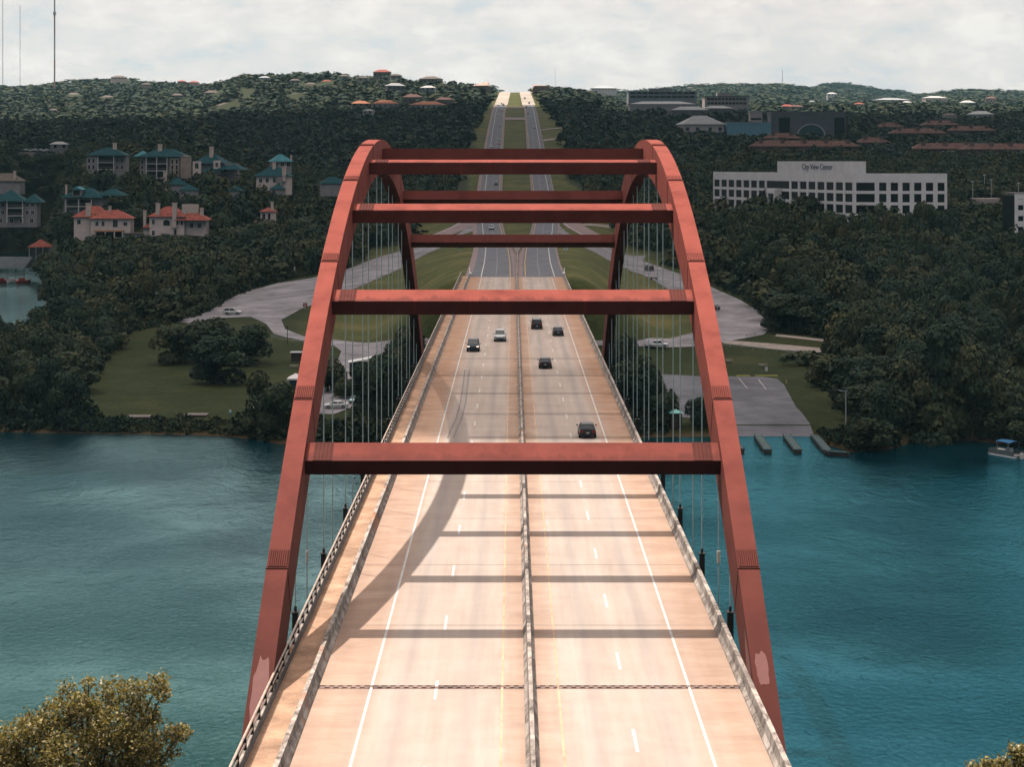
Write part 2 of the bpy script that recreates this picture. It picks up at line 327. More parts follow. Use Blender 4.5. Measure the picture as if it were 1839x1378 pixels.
MB().add([(-700, 100, WL), (500, 100, WL), (500, 1130, WL), (-700, 1130, WL)], [(0, 1, 2, 3)]).build('water', water_mat(), fix=False)['kind'] = 'structure'

def asphalt_mat(name, c, scale=0.25, lanes=False, patch=0.0):
    m = bpy.data.materials.new(name); m.use_nodes = True; t = m.node_tree; b = t.nodes['Principled BSDF']
    g = N(t, 'ShaderNodeNewGeometry')
    n = N(t, 'ShaderNodeTexNoise', i_Scale=scale, i_Detail=9.0, i_Roughness=0.65); t.links.new(g.outputs['Position'], n.inputs['Vector'])
    n3 = N(t, 'ShaderNodeTexNoise', i_Scale=6.0, i_Detail=4.0); t.links.new(g.outputs['Position'], n3.inputs['Vector'])
    k = ramp(t, [(0.25, tuple(x * (0.6 - patch * .2) for x in c)), (0.5, c), (0.75, tuple(x * (1.25 + patch * .35) for x in c))], n.outputs[0])
    k2 = mixc(t, 0.35, k.outputs[0], ramp(t, [(0.3, (0.6, 0.6, 0.6)), (0.7, (1.4, 1.4, 1.4))], n3.outputs[0]).outputs[0], 'MULTIPLY')
    t.links.new(k2, b.inputs['Base Color']); b.inputs['Roughness'].default_value = 0.9; b.inputs['Specular IOR Level'].default_value = 0.2
    return m
M_ASPH = asphalt_mat('asphalt', (0.15, 0.15, 0.168)); M_ASPHP = asphalt_mat('asphalt_pink_shoulder', (0.27, 0.20, 0.195))
M_OLD = asphalt_mat('old_pavement', (0.24, 0.22, 0.235), 0.12, patch=1); M_PAVE = asphalt_mat('worn_pavement', (0.12, 0.12, 0.135), 0.10, patch=1)
M_WHITE = mat('road_paint_white', (0.60, 0.57, 0.54), 0.7, var=0.15, scale=2); M_YEL = mat('road_paint_yellow', (0.62, 0.33, 0.09), 0.7, var=0.15, scale=2)
M_PATH = asphalt_mat('pale_path', (0.30, 0.25, 0.22))

def drape(name, poly_px, m, off=0.10, step=2.6, kind='structure'):
    """a paved area: its outline on the ground, filled and laid on the terrain"""
    poly = [G(*p).to_2d() for p in poly_px]; pts = []
    n = len(poly)
    for i in range(n):
        a, b = poly[i], poly[(i + 1) % n]; k = max(1, int((b - a).length / step))
        pts += [a.lerp(b, j / k) for j in range(k)]
    nb = len(pts); xs = [p.x for p in poly]; ys = [p.y for p in poly]
    gx, gy = np.meshgrid(np.arange(min(xs), max(xs), step), np.arange(min(ys), max(ys), step))
    ins = inpoly(gx, gy, [tuple(p) for p in poly]); inner = [Vector((x, y)) for x, y in zip(gx[ins], gy[ins])]
    vs, es, fs, *_ = delaunay_2d_cdt(pts + inner, [], [list(range(nb))], 1, 1e-4)
    X = np.array([v.x for v in vs]); Y = np.array([v.y for v in vs]); Z = E(X, Y) + off
    me = bpy.data.meshes.new(name); me.from_pydata(list(zip(X, Y, Z)), [], fs); me.materials.append(m); me.update()
    o = bpy.data.objects.new(name, me); COL.objects.link(o); o['kind'] = kind
    return o
drape('park_road', [(872, 400), (845, 405), (815, 424), (775, 440), (722, 450), (665, 468), (610, 489), (560, 500), (500, 509), (440, 524), (395, 547), (315, 580), (345, 581), (400, 572), (450, 570), (478, 583), (492, 601), (540, 613), (600, 622), (613, 632), (606, 650), (585, 672), (556, 694), (528, 722), (562, 738), (600, 712), (650, 662), (672, 642), (700, 628), (780, 622), (780, 612), (690, 614), (600, 611), (545, 605), (512, 592), (505, 575), (540, 556), (600, 533), (650, 514), (700, 492), (740, 470), (790, 447), (835, 420), (872, 408)], M_OLD, 0.14)
drape('riverside_road', [(1000, 402), (1030, 425), (1060, 436), (1094, 445), (1117, 456), (1161, 460), (1153, 469), (1190, 482), (1216, 491), (1275, 515), (1330, 540), (1370, 565), (1383, 590), (1372, 602), (1330, 610), (1291, 617), (1242, 624), (1133, 624), (1060, 622), (1060, 614), (1131, 616), (1155, 611), (1201, 609), (1242, 599), (1268, 588), (1275, 572), (1258, 555), (1191, 515), (1153, 494), (1113, 477), (1090, 467), (1033, 441), (1000, 415), (985, 403)], M_OLD, 0.14)
drape('path', [(1293, 611), (1400, 619), (1500, 629), (1502, 637), (1400, 629), (1300, 618)], M_PATH, 0.13, 1.5)
drape('path', [(1395, 601), (1440, 606), (1500, 613), (1500, 617), (1440, 610), (1392, 605)], M_PATH, 0.13, 1.2)
drape('path', [(1785, 634), (1870, 634), (1870, 642), (1785, 643)], M_PATH, 0.13, 1.5)
drape('boat_launch_pavement', [(1187, 673), (1255, 677), (1370, 678), (1396, 682), (1408, 692), (1430, 733), (1462, 785), (1318, 786), (1300, 757), (1225, 751), (1201, 729)], M_PAVE, 0.12, 1.8)
drape('parking_area', [(585, 720), (650, 700), (665, 720), (600, 745), (560, 745)], M_OLD, 0.12)
drape('side_road', [(1030, 405), (1060, 402), (1120, 404), (1120, 407), (1060, 406), (1030, 409)], M_PATH, 0.2)
for a in ([(972, 233), (1000, 230), (1018, 228), (1018, 230), (1000, 232), (972, 235)], [(976, 251), (1010, 248), (1026, 246), (1026, 248.5), (1008, 251), (976, 255)]):
    drape('side_road', a, M_PATH, 0.4, 4)
# kerb-side stall lines on the launch pavement
for a, b in (((1327, 681), (1342, 699)), ((1362, 683), (1376, 701)), ((1290, 680), (1301, 696))):
    w = .55; drape('stall_line', [(a[0] - w, a[1]), (a[0] + w, a[1]), (b[0] + w, b[1]), (b[0] - w, b[1])], M_WHITE, 0.16, 3)
# the highway beyond the bridge: two roadways, shoulders, lines
HYs = np.concatenate([np.arange(491.6, 1000, 4.0), np.arange(1000, 2620, 8.0)])
def strip(name, xf, w0, w1, off, m, ys=HYs):
    c = xf(ys); z = roadE(ys) + off; V = np.concatenate([np.stack([c + w0, ys, z], -1), np.stack([c + w1, ys, z], -1)]); n = len(ys)
    i = np.arange(n - 1); o = npmesh(name, V, np.stack([i, n + i, n + i + 1, i + 1], -1), m); o['kind'] = 'structure'; return o
strip('shoulder', roadL, -7.9, 5.0, 0.0, M_ASPHP); strip('shoulder', roadRt, -5.0, 6.6, 0.0, M_ASPHP)
strip('highway', roadL, -6.2, 4.35, 0.02, M_ASPH); strip('highway', roadRt, -4.35, 6.0, 0.02, M_ASPH)
ys = np.arange(491.6, 664, 4.0); c0, c1_ = roadL(ys) + 4.4, roadRt(ys) - 4.4; z = roadE(ys) - 0.02 ; i = np.arange(len(ys) - 1); n = len(ys)
npmesh('median_pavement', np.concatenate([np.stack([c0, ys, z], -1), np.stack([c1_, ys, z], -1)]), np.stack([i, n + i, n + i + 1, i + 1], -1), M_ASPHP)['kind'] = 'structure'
strip('road_marking', roadL, -3.85, -3.62, 0.05, M_WHITE); strip('road_marking', roadL, 3.55, 3.75, 0.05, M_YEL)
strip('road_marking', roadRt, 3.62, 3.85, 0.05, M_WHITE); strip('road_marking', roadRt, -3.75, -3.55, 0.05, M_YEL)
mk = MB()
for y in np.arange(500, 1500, 12.2):
    for fn in (roadL, roadRt):
        x = float(fn(y)); x2 = float(fn(y + 3.2)); e0, e1 = float(roadE(y)) + .06, float(roadE(y + 3.2)) + .06
        mk.add([(x - .09, y, e0), (x + .09, y, e0), (x2 + .09, y + 3.2, e1), (x2 - .09, y + 3.2, e1)], [(0, 1, 2, 3)])
mk.build('road_marking', M_WHITE, fix=False)['kind'] = 'structure'
# crest road painted pale for the sunlight there, and the crossover near it
ys = np.arange(1960, 2560, 8.0)
M_CREST = asphalt_mat('sunlit_crest_road', (0.50, 0.42, 0.35), 0.02)
strip('highway', roadL, -7.6, 5.6, 0.12, M_CREST, ys); strip('highway', roadRt, -5.6, 7.6, 0.12, M_CREST, ys)
for fy, wv in ((1130, 9), (1640, 12), (1880, 10)):
    ys = np.arange(fy, fy + wv * 4, 4.0); c = 0.5 * (roadL(ys) + roadRt(ys)); z = roadE(ys) + 0.10
    V = np.concatenate([np.stack([roadL(ys) + 4.4, ys, z], -1), np.stack([roadRt(ys) - 4.4, ys, z], -1)]); n = len(ys); i = np.arange(n - 1)
    npmesh('median_crossover', V, np.stack([i, n + i, n + i + 1, i + 1], -1), M_ASPHP)['kind'] = 'structure'
# slip lane joining from the park road
for (pts, wd) in (([(-13.5, 905, 4), (-16.5, 860, 4.5), (-22, 810, 4.5), (-28.5, 772, 4.5)], 0), ([(20.5, 905, 4), (23, 860, 4.5), (26.5, 810, 4.5), (32, 765, 4.5)], 0)):
    ys = np.linspace(pts[0][1], pts[-1][1], 30); xs = np.interp(ys[::-1], [p[1] for p in pts][::-1], [p[0] for p in pts][::-1])[::-1]
    z = E(xs, ys) + 0.45; V = np.concatenate([np.stack([xs - 4, ys, z], -1), np.stack([xs + 4, ys, z], -1)]); i = np.arange(29)
    npmesh('slip_road', V, np.stack([i, 30 + i, 31 + i, i + 1], -1), M_ASPHP)['kind'] = 'structure'
    V = np.concatenate([np.stack([xs - 3.2, ys, z + .03], -1), np.stack([xs - 2.9, ys, z + .03], -1)])
    npmesh('road_marking', V, np.stack([i, 30 + i, 31 + i, i + 1], -1), M_WHITE)['kind'] = 'structure'
# ---------------------------------------------------------------- the arch bridge
DX0, DX1 = -13.35, 13.15            # deck edges
MED = 0.97; Y0, Y1 = 30.0, 491.5; YC = 195.5; DP = 18.3; JN = 107.9
def rust_mat(name, base, dark, sc=0.5, streak=0.5):
    m = bpy.data.materials.new(name); m.use_nodes = True; t = m.node_tree; b = t.nodes['Principled BSDF']
    g = N(t, 'ShaderNodeNewGeometry'); mpn = N(t, 'ShaderNodeMapping'); t.links.new(g.outputs['Position'], mpn.inputs[0])
    n = N(t, 'ShaderNodeTexNoise', i_Scale=sc, i_Detail=8.0, i_Roughness=0.62); t.links.new(mpn.outputs[0], n.inputs['Vector'])
    n2 = N(t, 'ShaderNodeTexNoise', i_Scale=9.0, i_Detail=6.0, i_Roughness=0.75); t.links.new(mpn.outputs[0], n2.inputs['Vector'])
    c = ramp(t, [(0.28, dark), (0.5, base), (0.72, tuple(min(1, x * 1.15) for x in base))], n.outputs[0])
    c2 = mixc(t, 0.35, c.outputs[0], ramp(t, [(0.3, (0.68, 0.66, 0.66)), (0.72, (1.3, 1.3, 1.3))], n2.outputs[0]).outputs[0], 'MULTIPLY')
    sp = N(t, 'ShaderNodeSeparateXYZ'); t.links.new(g.outputs['Position'], sp.inputs[0])
    # the low ends of the arch have weathered browner
    lowf = mth(t, 'DIVIDE', mth(t, 'SUBTRACT', 21.0, mth(t, 'ADD', sp.outputs[2], mth(t, 'MULTIPLY', n.outputs[0], 5.0))), 17.0, True)
    c3 = mixc(t, mth(t, 'MULTIPLY', lowf, 0.95), c2, mixc(t, n2.outputs[0], (0.13, 0.040, 0.032), (0.065, 0.022, 0.018)))
    t.links.new(c3, b.inputs['Base Color']); b.inputs['Roughness'].default_value = 0.7; b.inputs['Specular IOR Level'].default_value = 0.05
    bp = N(t, 'ShaderNodeBump', i_Strength=0.15, i_Distance=0.02); t.links.new(n2.outputs[0], bp.inputs['Height']); t.links.new(bp.outputs[0], b.inputs['Normal'])
    return m
M_RUST = rust_mat('weathering_steel', (0.30, 0.076, 0.057), (0.22, 0.052, 0.040))
M_RUSTD = rust_mat('weathering_steel_plate', (0.13, 0.04, 0.032), (0.09, 0.03, 0.024), 1.0)
def beam_mat():
    m = M_RUST.copy(); m.name = 'weathering_steel_beam'; t = m.node_tree; b = t.nodes['Principled BSDF']
    src = b.inputs['Base Color'].links[0].from_socket
    tc = N(t, 'ShaderNodeTexCoord'); sp = N(t, 'ShaderNodeSeparateXYZ'); t.links.new(tc.outputs['Object'], sp.inputs[0])
    n = N(t, 'ShaderNodeTexNoise', i_Scale=0.8, i_Detail=9.0, i_Roughness=0.72, i_Distortion=0.6); oi = N(t, 'ShaderNodeObjectInfo')
    cb = N(t, 'ShaderNodeCombineXYZ'); t.links.new(sp.outputs[0], cb.inputs[0]); t.links.new(mth(t, 'MULTIPLY', oi.outputs['Random'], 50.0), cb.inputs[1]); t.links.new(cb.outputs[0], n.inputs['Vector'])
    # grime that collects along the low edge of the top plate
    edge = mth(t, 'SUBTRACT', mth(t, 'SUBTRACT', mth(t, 'MULTIPLY', n.outputs[0], 3.2), 2.05), sp.outputs[1])
    f = ramp(t, [(0.3, 0.0), (0.75, 1.0)], mth(t, 'ADD', mth(t, 'MULTIPLY', edge, 1.1), 0.5))
    f2 = mth(t, 'MULTIPLY', f.outputs[0], ramp(t, [(0.0, 1.0), (1.0, 0.5)], oi.outputs['Random']).outputs[0])
    t.links.new(mixc(t, mth(t, 'MULTIPLY', f2, 0.6), src, (0.10, 0.035, 0.032)), b.inputs['Base Color'])
    return m
M_BEAM = beam_mat()
def deck_mat():
    m = bpy.data.materials.new('deck_concrete'); m.use_nodes = True; t = m.node_tree; b = t.nodes['Principled BSDF']
    g = N(t, 'ShaderNodeNewGeometry'); sp = N(t, 'ShaderNodeSeparateXYZ'); t.links.new(g.outputs['Position'], sp.inputs[0])
    mpn = N(t, 'ShaderNodeMapping'); mpn.inputs['Scale'].default_value = (1.0, 0.045, 1); t.links.new(g.outputs['Position'], mpn.inputs[0])
    n = N(t, 'ShaderNodeTexNoise', i_Scale=0.9, i_Detail=7.0, i_Roughness=0.6); t.links.new(mpn.outputs[0], n.inputs['Vector'])       # streaks along the lanes
    mp2 = N(t, 'ShaderNodeMapping'); mp2.inputs['Scale'].default_value = (0.22, 0.5, 1); t.links.new(g.outputs['Position'], mp2.inputs[0])
    n2 = N(t, 'ShaderNodeTexNoise', i_Scale=1.0, i_Detail=7.0, i_Roughness=0.7); t.links.new(mp2.outputs[0], n2.inputs['Vector'])      # bands across
    n3 = N(t, 'ShaderNodeTexNoise', i_Scale=0.22, i_Detail=9.0, i_Roughness=0.7); t.links.new(g.outputs['Position'], n3.inputs['Vector'])
    dx = mth(t, 'ABSOLUTE', mth(t, 'SUBTRACT', sp.outputs[0], MED))
    s = mth(t, 'ADD', dx, mth(t, 'MULTIPLY', mth(t, 'SUBTRACT', n3.outputs[0], 0.5), 2.2))
    sh = ramp(t, [(0.0, 0.85), (0.105, 0.55), (0.15, 0.0), (0.66, 0.0), (0.73, 0.55), (0.86, 0.9), (1.0, 0.8)], mth(t, 'DIVIDE', s, 12.0))   # rust-stained shoulders
    # stains are heavier on the far half of the bridge
    far = ramp(t, [(0.0, 0.6), (0.35, 0.75), (0.6, 1.0)], mth(t, 'DIVIDE', mth(t, 'SUBTRACT', sp.outputs[1], 90.0), 260.0))
    lane = ramp(t, [(0.3, (0.42, 0.335, 0.285)), (0.55, (0.485, 0.395, 0.34)), (0.72, (0.53, 0.445, 0.39))], n.outputs[0])
    stain = ramp(t, [(0.3, (0.30, 0.15, 0.085)), (0.5, (0.44, 0.245, 0.15)), (0.7, (0.52, 0.335, 0.23))], n2.outputs[0])
    c = mixc(t, mth(t, 'MULTIPLY', sh.outputs[0], far.outputs[0]), lane.outputs[0], stain.outputs[0])
    c = mixc(t, 0.12, c, ramp(t, [(0.3, (0.80, 0.76, 0.74)), (0.7, (1.12, 1.12, 1.12))], n2.outputs[0]).outputs[0], 'MULTIPLY')
    c = mixc(t, 0.4, c, ramp(t, [(0.3, (0.78, 0.72, 0.68)), (0.7, (1.1, 1.12, 1.12))], n3.outputs[0]).outputs[0], 'MULTIPLY')
    # oil-dark strip in the middle of each lane
    ln = mth(t, 'ABSOLUTE', mth(t, 'SUBTRACT', mth(t, 'MODULO', mth(t, 'SUBTRACT', dx, 1.54), 3.65), 1.82))
    oil = ramp(t, [(0.0, 1.0), (0.35, 0.4), (0.7, 0.0)], ln)
    inl = mth(t, 'MULTIPLY', mth(t, 'GREATER_THAN', dx, 1.7), mth(t, 'LESS_THAN', dx, 8.6))
    c = mixc(t, mth(t, 'MULTIPLY', mth(t, 'MULTIPLY', oil.outputs[0], inl), mth(t, 'MULTIPLY', far.outputs[0], 0.5)), c, (0.28, 0.25, 0.24))
    t.links.new(c, b.inputs['Base Color']); b.inputs['Roughness'].default_value = 0.85; b.inputs['Specular IOR Level'].default_value = 0.25
    return m
M_DECK = deck_mat()
def barrier_mat():
    m = bpy.data.materials.new('barrier_concrete'); m.use_nodes = True; t = m.node_tree; b = t.nodes['Principled BSDF']
    g = N(t, 'ShaderNodeNewGeometry'); mpn = N(t, 'ShaderNodeMapping'); mpn.inputs['Scale'].default_value = (1.0, 0.5, 0.5); mpn.inputs['Rotation'].default_value = (0.5, 0, 0); t.links.new(g.outputs['Position'], mpn.inputs[0])
    n = N(t, 'ShaderNodeTexNoise', i_Scale=1.1, i_Detail=9.0, i_Roughness=0.75, i_Distortion=0.8); t.links.new(mpn.outputs[0], n.inputs['Vector'])
    n3 = N(t, 'ShaderNodeTexNoise', i_Scale=0.12, i_Detail=4.0, i_Roughness=0.6); t.links.new(g.outputs['Position'], n3.inputs['Vector'])
    c = ramp(t, [(0.36, (0.075, 0.06, 0.05)), (0.47, (0.26, 0.21, 0.18)), (0.58, (0.50, 0.42, 0.36)), (0.72, (0.60, 0.52, 0.46))], n.outputs[0])
    c2 = mixc(t, ramp(t, [(0.60, 0.0), (0.68, 0.75)], n3.outputs[0]).outputs[0], c.outputs[0], (0.42, 0.17, 0.08))
    t.links.new(c2, b.inputs['Base Color']); b.inputs['Roughness'].default_value = 0.9
    return m
M_BARR = barrier_mat()
M_CABLE = mat('galvanised_cable', (0.42, 0.50, 0.49), 0.45, 0.3, var=0.15, scale=3)
M_BLK = mat('dark_steel', (0.018, 0.016, 0.016), 0.5, 0.2, var=0.3, scale=2)
M_RAIL = mat('weathered_rail', (0.55, 0.42, 0.34), 0.5, 0.1, var=0.25, scale=1.5)
BR = empty('arch_bridge', (0, YC, WL), 0, 'long rust-red steel arch bridge carrying the highway across the river', 'bridge')
def bp_(mb, name, m, **k):
    mb.v = [(x, y - YC, z - WL) for x, y, z in mb.v]; return mb.build(name, m, BR, **k)
YCB = Vector((0, YC, WL))
# deck: slab in panels so its transverse joints are real
mb = MB()
mb.box(DX0, Y0, -1.0, DX1, JN - 0.38, 0); mb.box(DX0, JN + 0.38, -1.0, DX1, Y1, 0)
bp_(mb, 'deck', M_DECK)
# girders and piers below
mb = MB()
for x in (-9.5, -3.2, 3.2, 9.5): mb.box(x - 0.4, Y0, -3.4, x + 0.4, Y1, -1.003)
bp_(mb, 'girder', M_BLK)
M_CONC = mat('pier_concrete', (0.36, 0.31, 0.27), 0.9, var=0.25, scale=0.3)
for y in (YC - 106, YC + 106):
    for x in (-13.7, 13.7):
        mb = MB(); mb.loft([[(x + a * s, y + b * s2, z) for a, b in ((-1, -1), (1, -1), (1, 1), (-1, 1))] for z, s, s2 in ((-34, 2.2, 5), (-12, 1.6, 4), (-9.0, 1.6, 4))]); bp_(mb, 'pier', M_CONC)
    mb = MB(); mb.box(-12.0, y - 1.2, -7, 12.0, y + 1.2, -3.41); bp_(mb, 'pier_crosshead', M_CONC)
for y in (340, 390, 440):
    mb = MB(); mb.box(-11, y - 1, -4.6, 11, y + 1, -3.41)
    for x in (-7.5, 7.5): mb.tube((x, y, -30), (x, y, -4.61), 1.0, n=14)
    bp_(mb, 'approach_pier', M_CONC)
mb = MB(); mb.box(-13.2, 488, -8, 13.0, 491.4, -3.41); bp_(mb, 'abutment', M_CONC)
# expansion joints: a comb of steel teeth
mb = MB(); mb.box(-10.8, JN - 0.379, -0.3, 12.6, JN + 0.379, -0.05)
x = -10.7
while x < 12.4:
    mb.box(x, JN - 0.37, -0.049, x + 0.24, JN + 0.09, 0.012); mb.box(x + 0.25, JN - 0.06, -0.049, x + 0.47, JN + 0.37, 0.010); x += 0.49
bp_(mb, 'expansion_joint', mat('joint_steel', (0.26, 0.17, 0.14), 0.6, 0.3, var=0.5, scale=0.4))
# ribs
def ztop(y): d = y - YC; return 31.5 - 0.00378 * d * d + 0.0000000 * d
XI, XO, RD = 13.1, 14.35, 3.3
ys = np.concatenate([[YC - 109], np.linspace(YC - 105, YC + 105, 71), [YC + 109]])
def ribpt(y, off):
    s = -2 * 0.00378 * (y - YC); n = Vector((0, -s, 1)).normalized(); return Vector((0, y, ztop(y))) + n * off
for sgn in (-1, 1):
    mb = MB(); rings = []
    for y in ys:
        a = ribpt(y, 0); b = ribpt(y, -RD)
        rings.append([(sgn * XI, a.y, a.z), (sgn * XO, a.y, a.z), (sgn * XO, b.y, b.z), (sgn * XI, b.y, b.z)])
    mb.loft(rings); rib = bp_(mb, 'arch_rib', M_RUST, label='left steel arch rib' if sgn < 0 else 'right steel arch rib')
    for y in (113.4, 127.6, 145.6, 164.5, 182.6, 2 * YC - 182.6, 2 * YC - 164.5, 2 * YC - 145.6, 2 * YC - 127.6):
        # ribbed splice plate with vertical bars
        pl = MB(); s = -2 * 0.00378 * (y - YC); tdir = Vector((0, 1, s)).normalized(); nrm = Vector((0, -s, 1)).normalized(); M = Matrix((Vector((1, 0, 0)), tdir, nrm)).transposed()
        c = ribpt(y, 0.02); pl.cbox((sgn * (XI + XO) / 2, c.y, c.z), (XO - XI - 0.10, 1.5, 0.03), M)
        w = (XO - XI) - 0.14
        for i in range(9):
            cc_ = ribpt(y, 0.07); pl.cbox((sgn * (XI + 0.07 + w * (i + 0.5) / 9), cc_.y, cc_.z), (0.06, 1.42, 0.08), M)
        e_ = c - tdir * 0.80; pl.cbox((sgn * (XI + XO) / 2, e_.y, e_.z), (XO - XI + 0.10, 0.05, 0.06), M)
        # seam down the side faces
        for xf in (XI - 0.01, XO + 0.01):
            q = ribpt(y - 0.8, -RD / 2); pl.cbox((sgn * xf, q.y, q.z), (0.03, 0.05, RD), M)
        pl.v = [(a, b - YC, c - WL) for a, b, c in pl.v]; pl.m = [1 if 1 <= k // 6 <= 9 else 0 for k in range(len(pl.f))]; o = pl.build('splice_plate', [M_RUSTD, M_RUST], rib)
# touched-up paint patches low on the near rib ends
M_PATCH = mat('fresh_primer', (0.19, 0.065, 0.055), 0.7, var=0.06, scale=2)
def blob(ax, cy, lx, ly, seed):
    rr = random.Random(seed); out = []
    for i in range(22):
        t = 2 * math.pi * i / 22; k = 1 + rr.uniform(-.13, .13)
        c_, s_ = math.cos(t), math.sin(t); p = 0.8
        out.append((ax + lx * k * abs(c_) ** p * math.copysign(1, c_), cy + ly * k * abs(s_) ** p * math.copysign(1, s_)))
    return out
for pts, nm in ((blob(-13.72, 105.0, 0.42, 2.1, 3), 'l'), (blob(13.68, 106.3, 0.34, 1.0, 5), 'r')):
    mb = MB(); vs = [(x, ribpt(y, 0.012).y, ribpt(y, 0.012).z) for x, y in pts]; mb.add(vs, [tuple(range(len(vs)))]); bp_(mb, 'paint_patch', M_PATCH, fix=False)
mb = MB(); vs = []
for (y, o1) in ((109.2, -0.5), (108.0, -0.35), (107, -0.25), (105.5, -0.6), (103.2, -0.9), (103, -1.8), (104.5, -1.7), (106, -1.5), (107.3, -1.7), (108.6, -1.2)): p = ribpt(y, o1); vs.append((13.088, p.y, p.z))
mb.add(vs, [tuple(range(len(vs)))]); bp_(mb, 'paint_patch', M_PATCH, fix=False)
# crossbeams between the ribs
PTS = [YC + DP * k for k in range(-4, 5)]
for y in PTS:
    s = -2 * 0.00378 * (y - YC); a = math.atan(s); c = ribpt(y, -0.9 - 0.55); c.z += {4: .45, 3: .28}.get(abs(round((y - YC) / DP)), 0)
    mb = MB(); mb.box(-13.09, -0.95, -0.55, 13.09, 0.95, 0.55)
    o = mb.build('crossbeam', M_BEAM, BR, bevel=0.02); o.location = (0, c.y - YC, c.z - WL); o.rotation_euler = (a, 0, 0)
    for sg in (-1, 1):
        p = MB(); p.box(sg * 12.0 - 0.6, -0.93, 0.551, sg * 12.0 + 0.6, 0.93, 0.575)
        for i in range(5):
            for j in range(7): p.box(sg * 12.0 - 0.5 + i * 0.24, -0.85 + j * 0.27, 0.576, sg * 12.0 - 0.44 + i * 0.24, -0.79 + j * 0.27, 0.60)
        p.build('splice_plate', M_RUSTD, o)
# hangers: two cables at every panel point on each side
for sg in (-1, 1):
    for y in PTS:
        for dy, lowz in ((0.0, 0.85), (6.9, -2.0)):
            yy = y + dy; zt = ribpt(yy, -RD + 0.1).z
            if zt < 1.5: continue
            mb = MB(); mb.tube((sg * 13.72, yy, lowz), (sg * 13.72, yy, zt), 0.042, n=8)
            o = bp_(mb, 'hanger', M_CABLE)
            for za, zb, rr_ in ((lowz - 0.02, lowz + 0.35, 0.09), (zt - 0.5, zt, 0.10)):
                f = MB(); f.tube((sg * 13.72, yy, za), (sg * 13.72, yy, zb), rr_, n=8); f.v = [(a, b - YC, c - WL) for a, b, c in f.v]; f.build('cable_socket', M_BLK, o)
        mb = MB(); mb.box(sg * 13.72 - 0.18, y - 0.3, -3.2, sg * 13.72 + 0.18, y + 0.3, 0.82); mb.box(sg * 13.72 - 0.23, y - 0.36, 0.823, sg * 13.72 + 0.23, y + 0.36, 0.88)
        bp_(mb, 'anchor_box', M_BLK)
    # pale marker tag on one cable of the right side
mb = MB(); mb.tube((13.72, PTS[0] + 6.9, 2.5), (13.72, PTS[0] + 6.9, 3.3), 0.12, n=8); bp_(mb, 'cable_tag', mat('tag_white', (0.7, 0.6, 0.5)))
mb = MB(); mb.tube((-13.72, PTS[0] + 6.9, 2.5), (-13.72, PTS[0] + 6.9, 3.3), 0.09, n=8); bp_(mb, 'cable_tag', mat('tag_white'))
# barriers
def barrier(name, prof, y0, y1, m, jit=0.012, step=3.0):
    ys_ = np.arange(y0, y1 + .1, step); rr = random.Random(3); rings = []
    for i, y in enumerate(ys_):
        dz = rr.uniform(-jit, jit); rings.append([(x, y, z + (dz if z > .3 else 0)) for x, z in prof])
    mb = MB(); mb.loft(rings); return bp_(mb, name, m)
MEDP = [(MED - .34, 0.002), (MED - .34, .08), (MED - .17, .33), (MED - .11, .86), (MED + .11, .86), (MED + .17, .33), (MED + .34, .08), (MED + .34, 0.002)]
barrier('median_barrier', MEDP, Y0, Y1, M_BARR)
barrier('side_barrier', [(12.60, 0.002), (12.60, .08), (12.77, .33), (12.84, .86), (13.10, .86), (13.14, 0.002)], Y0, Y1, M_BARR)
barrier('side_barrier', [(-10.82, 0.002), (-10.82, .08), (-10.97, .33), (-11.03, .86), (-11.28, .86), (-11.34, 0.002)], Y0, Y1, M_BARR)
mb = MB(); mb.box(-12.95, Y0, 0.003, -11.345, Y1, 0.16); bp_(mb, 'walkway', asphalt_mat('walkway_concrete', (0.44, 0.27, 0.18), 0.35, patch=1))
barrier('parapet', [(-12.96, 0.002), (-12.98, 0.55), (-13.22, 0.55), (-13.30, 0.002)], Y0, Y1, M_BARR)
rl = MB()
for (x, z, r) in ((-13.10, 1.22, 0.07), (-13.06, 0.86, 0.05)): rl.tube((x, Y0, z), (x, Y1, z), r, n=8)
bp_(rl, 'handrail', M_RAIL)
rl = MB(); rl.tube((-12.80, Y0, 0.75), (-12.80, Y1, 0.75), 0.035, n=6); rl.tube((-12.80, Y0, 0.5), (-12.80, Y1, 0.5), 0.035, n=6); bp_(rl, 'handrail', M_BLK)
rp = []; y = 40.0
while y < Y1:
    if y > 86: rp.append(y)
    y += 2.6
for i, y in enumerate(rp[:100]):
    p = MB(); p.add([(-13.20, y - .09, .551), (-12.99, y - .09, .551), (-13.02, y - .09, 1.2), (-13.14, y - .09, 1.2), (-13.20, y + .09, .551), (-12.99, y + .09, .551), (-13.02, y + .09, 1.2), (-13.14, y + .09, 1.2)],
          [(0, 1, 2, 3), (7, 6, 5, 4), (0, 4, 5, 1), (1, 5, 6, 2), (2, 6, 7, 3), (3, 7, 4, 0)])
    bp_(p, 'rail_post', M_BLK)
p = MB()
for y in rp[100:]: p.box(-13.18, y - .08, .551, -13.02, y + .08, 1.2)
bp_(p, 'rail_post', M_BLK)['kind'] = 'stuff'
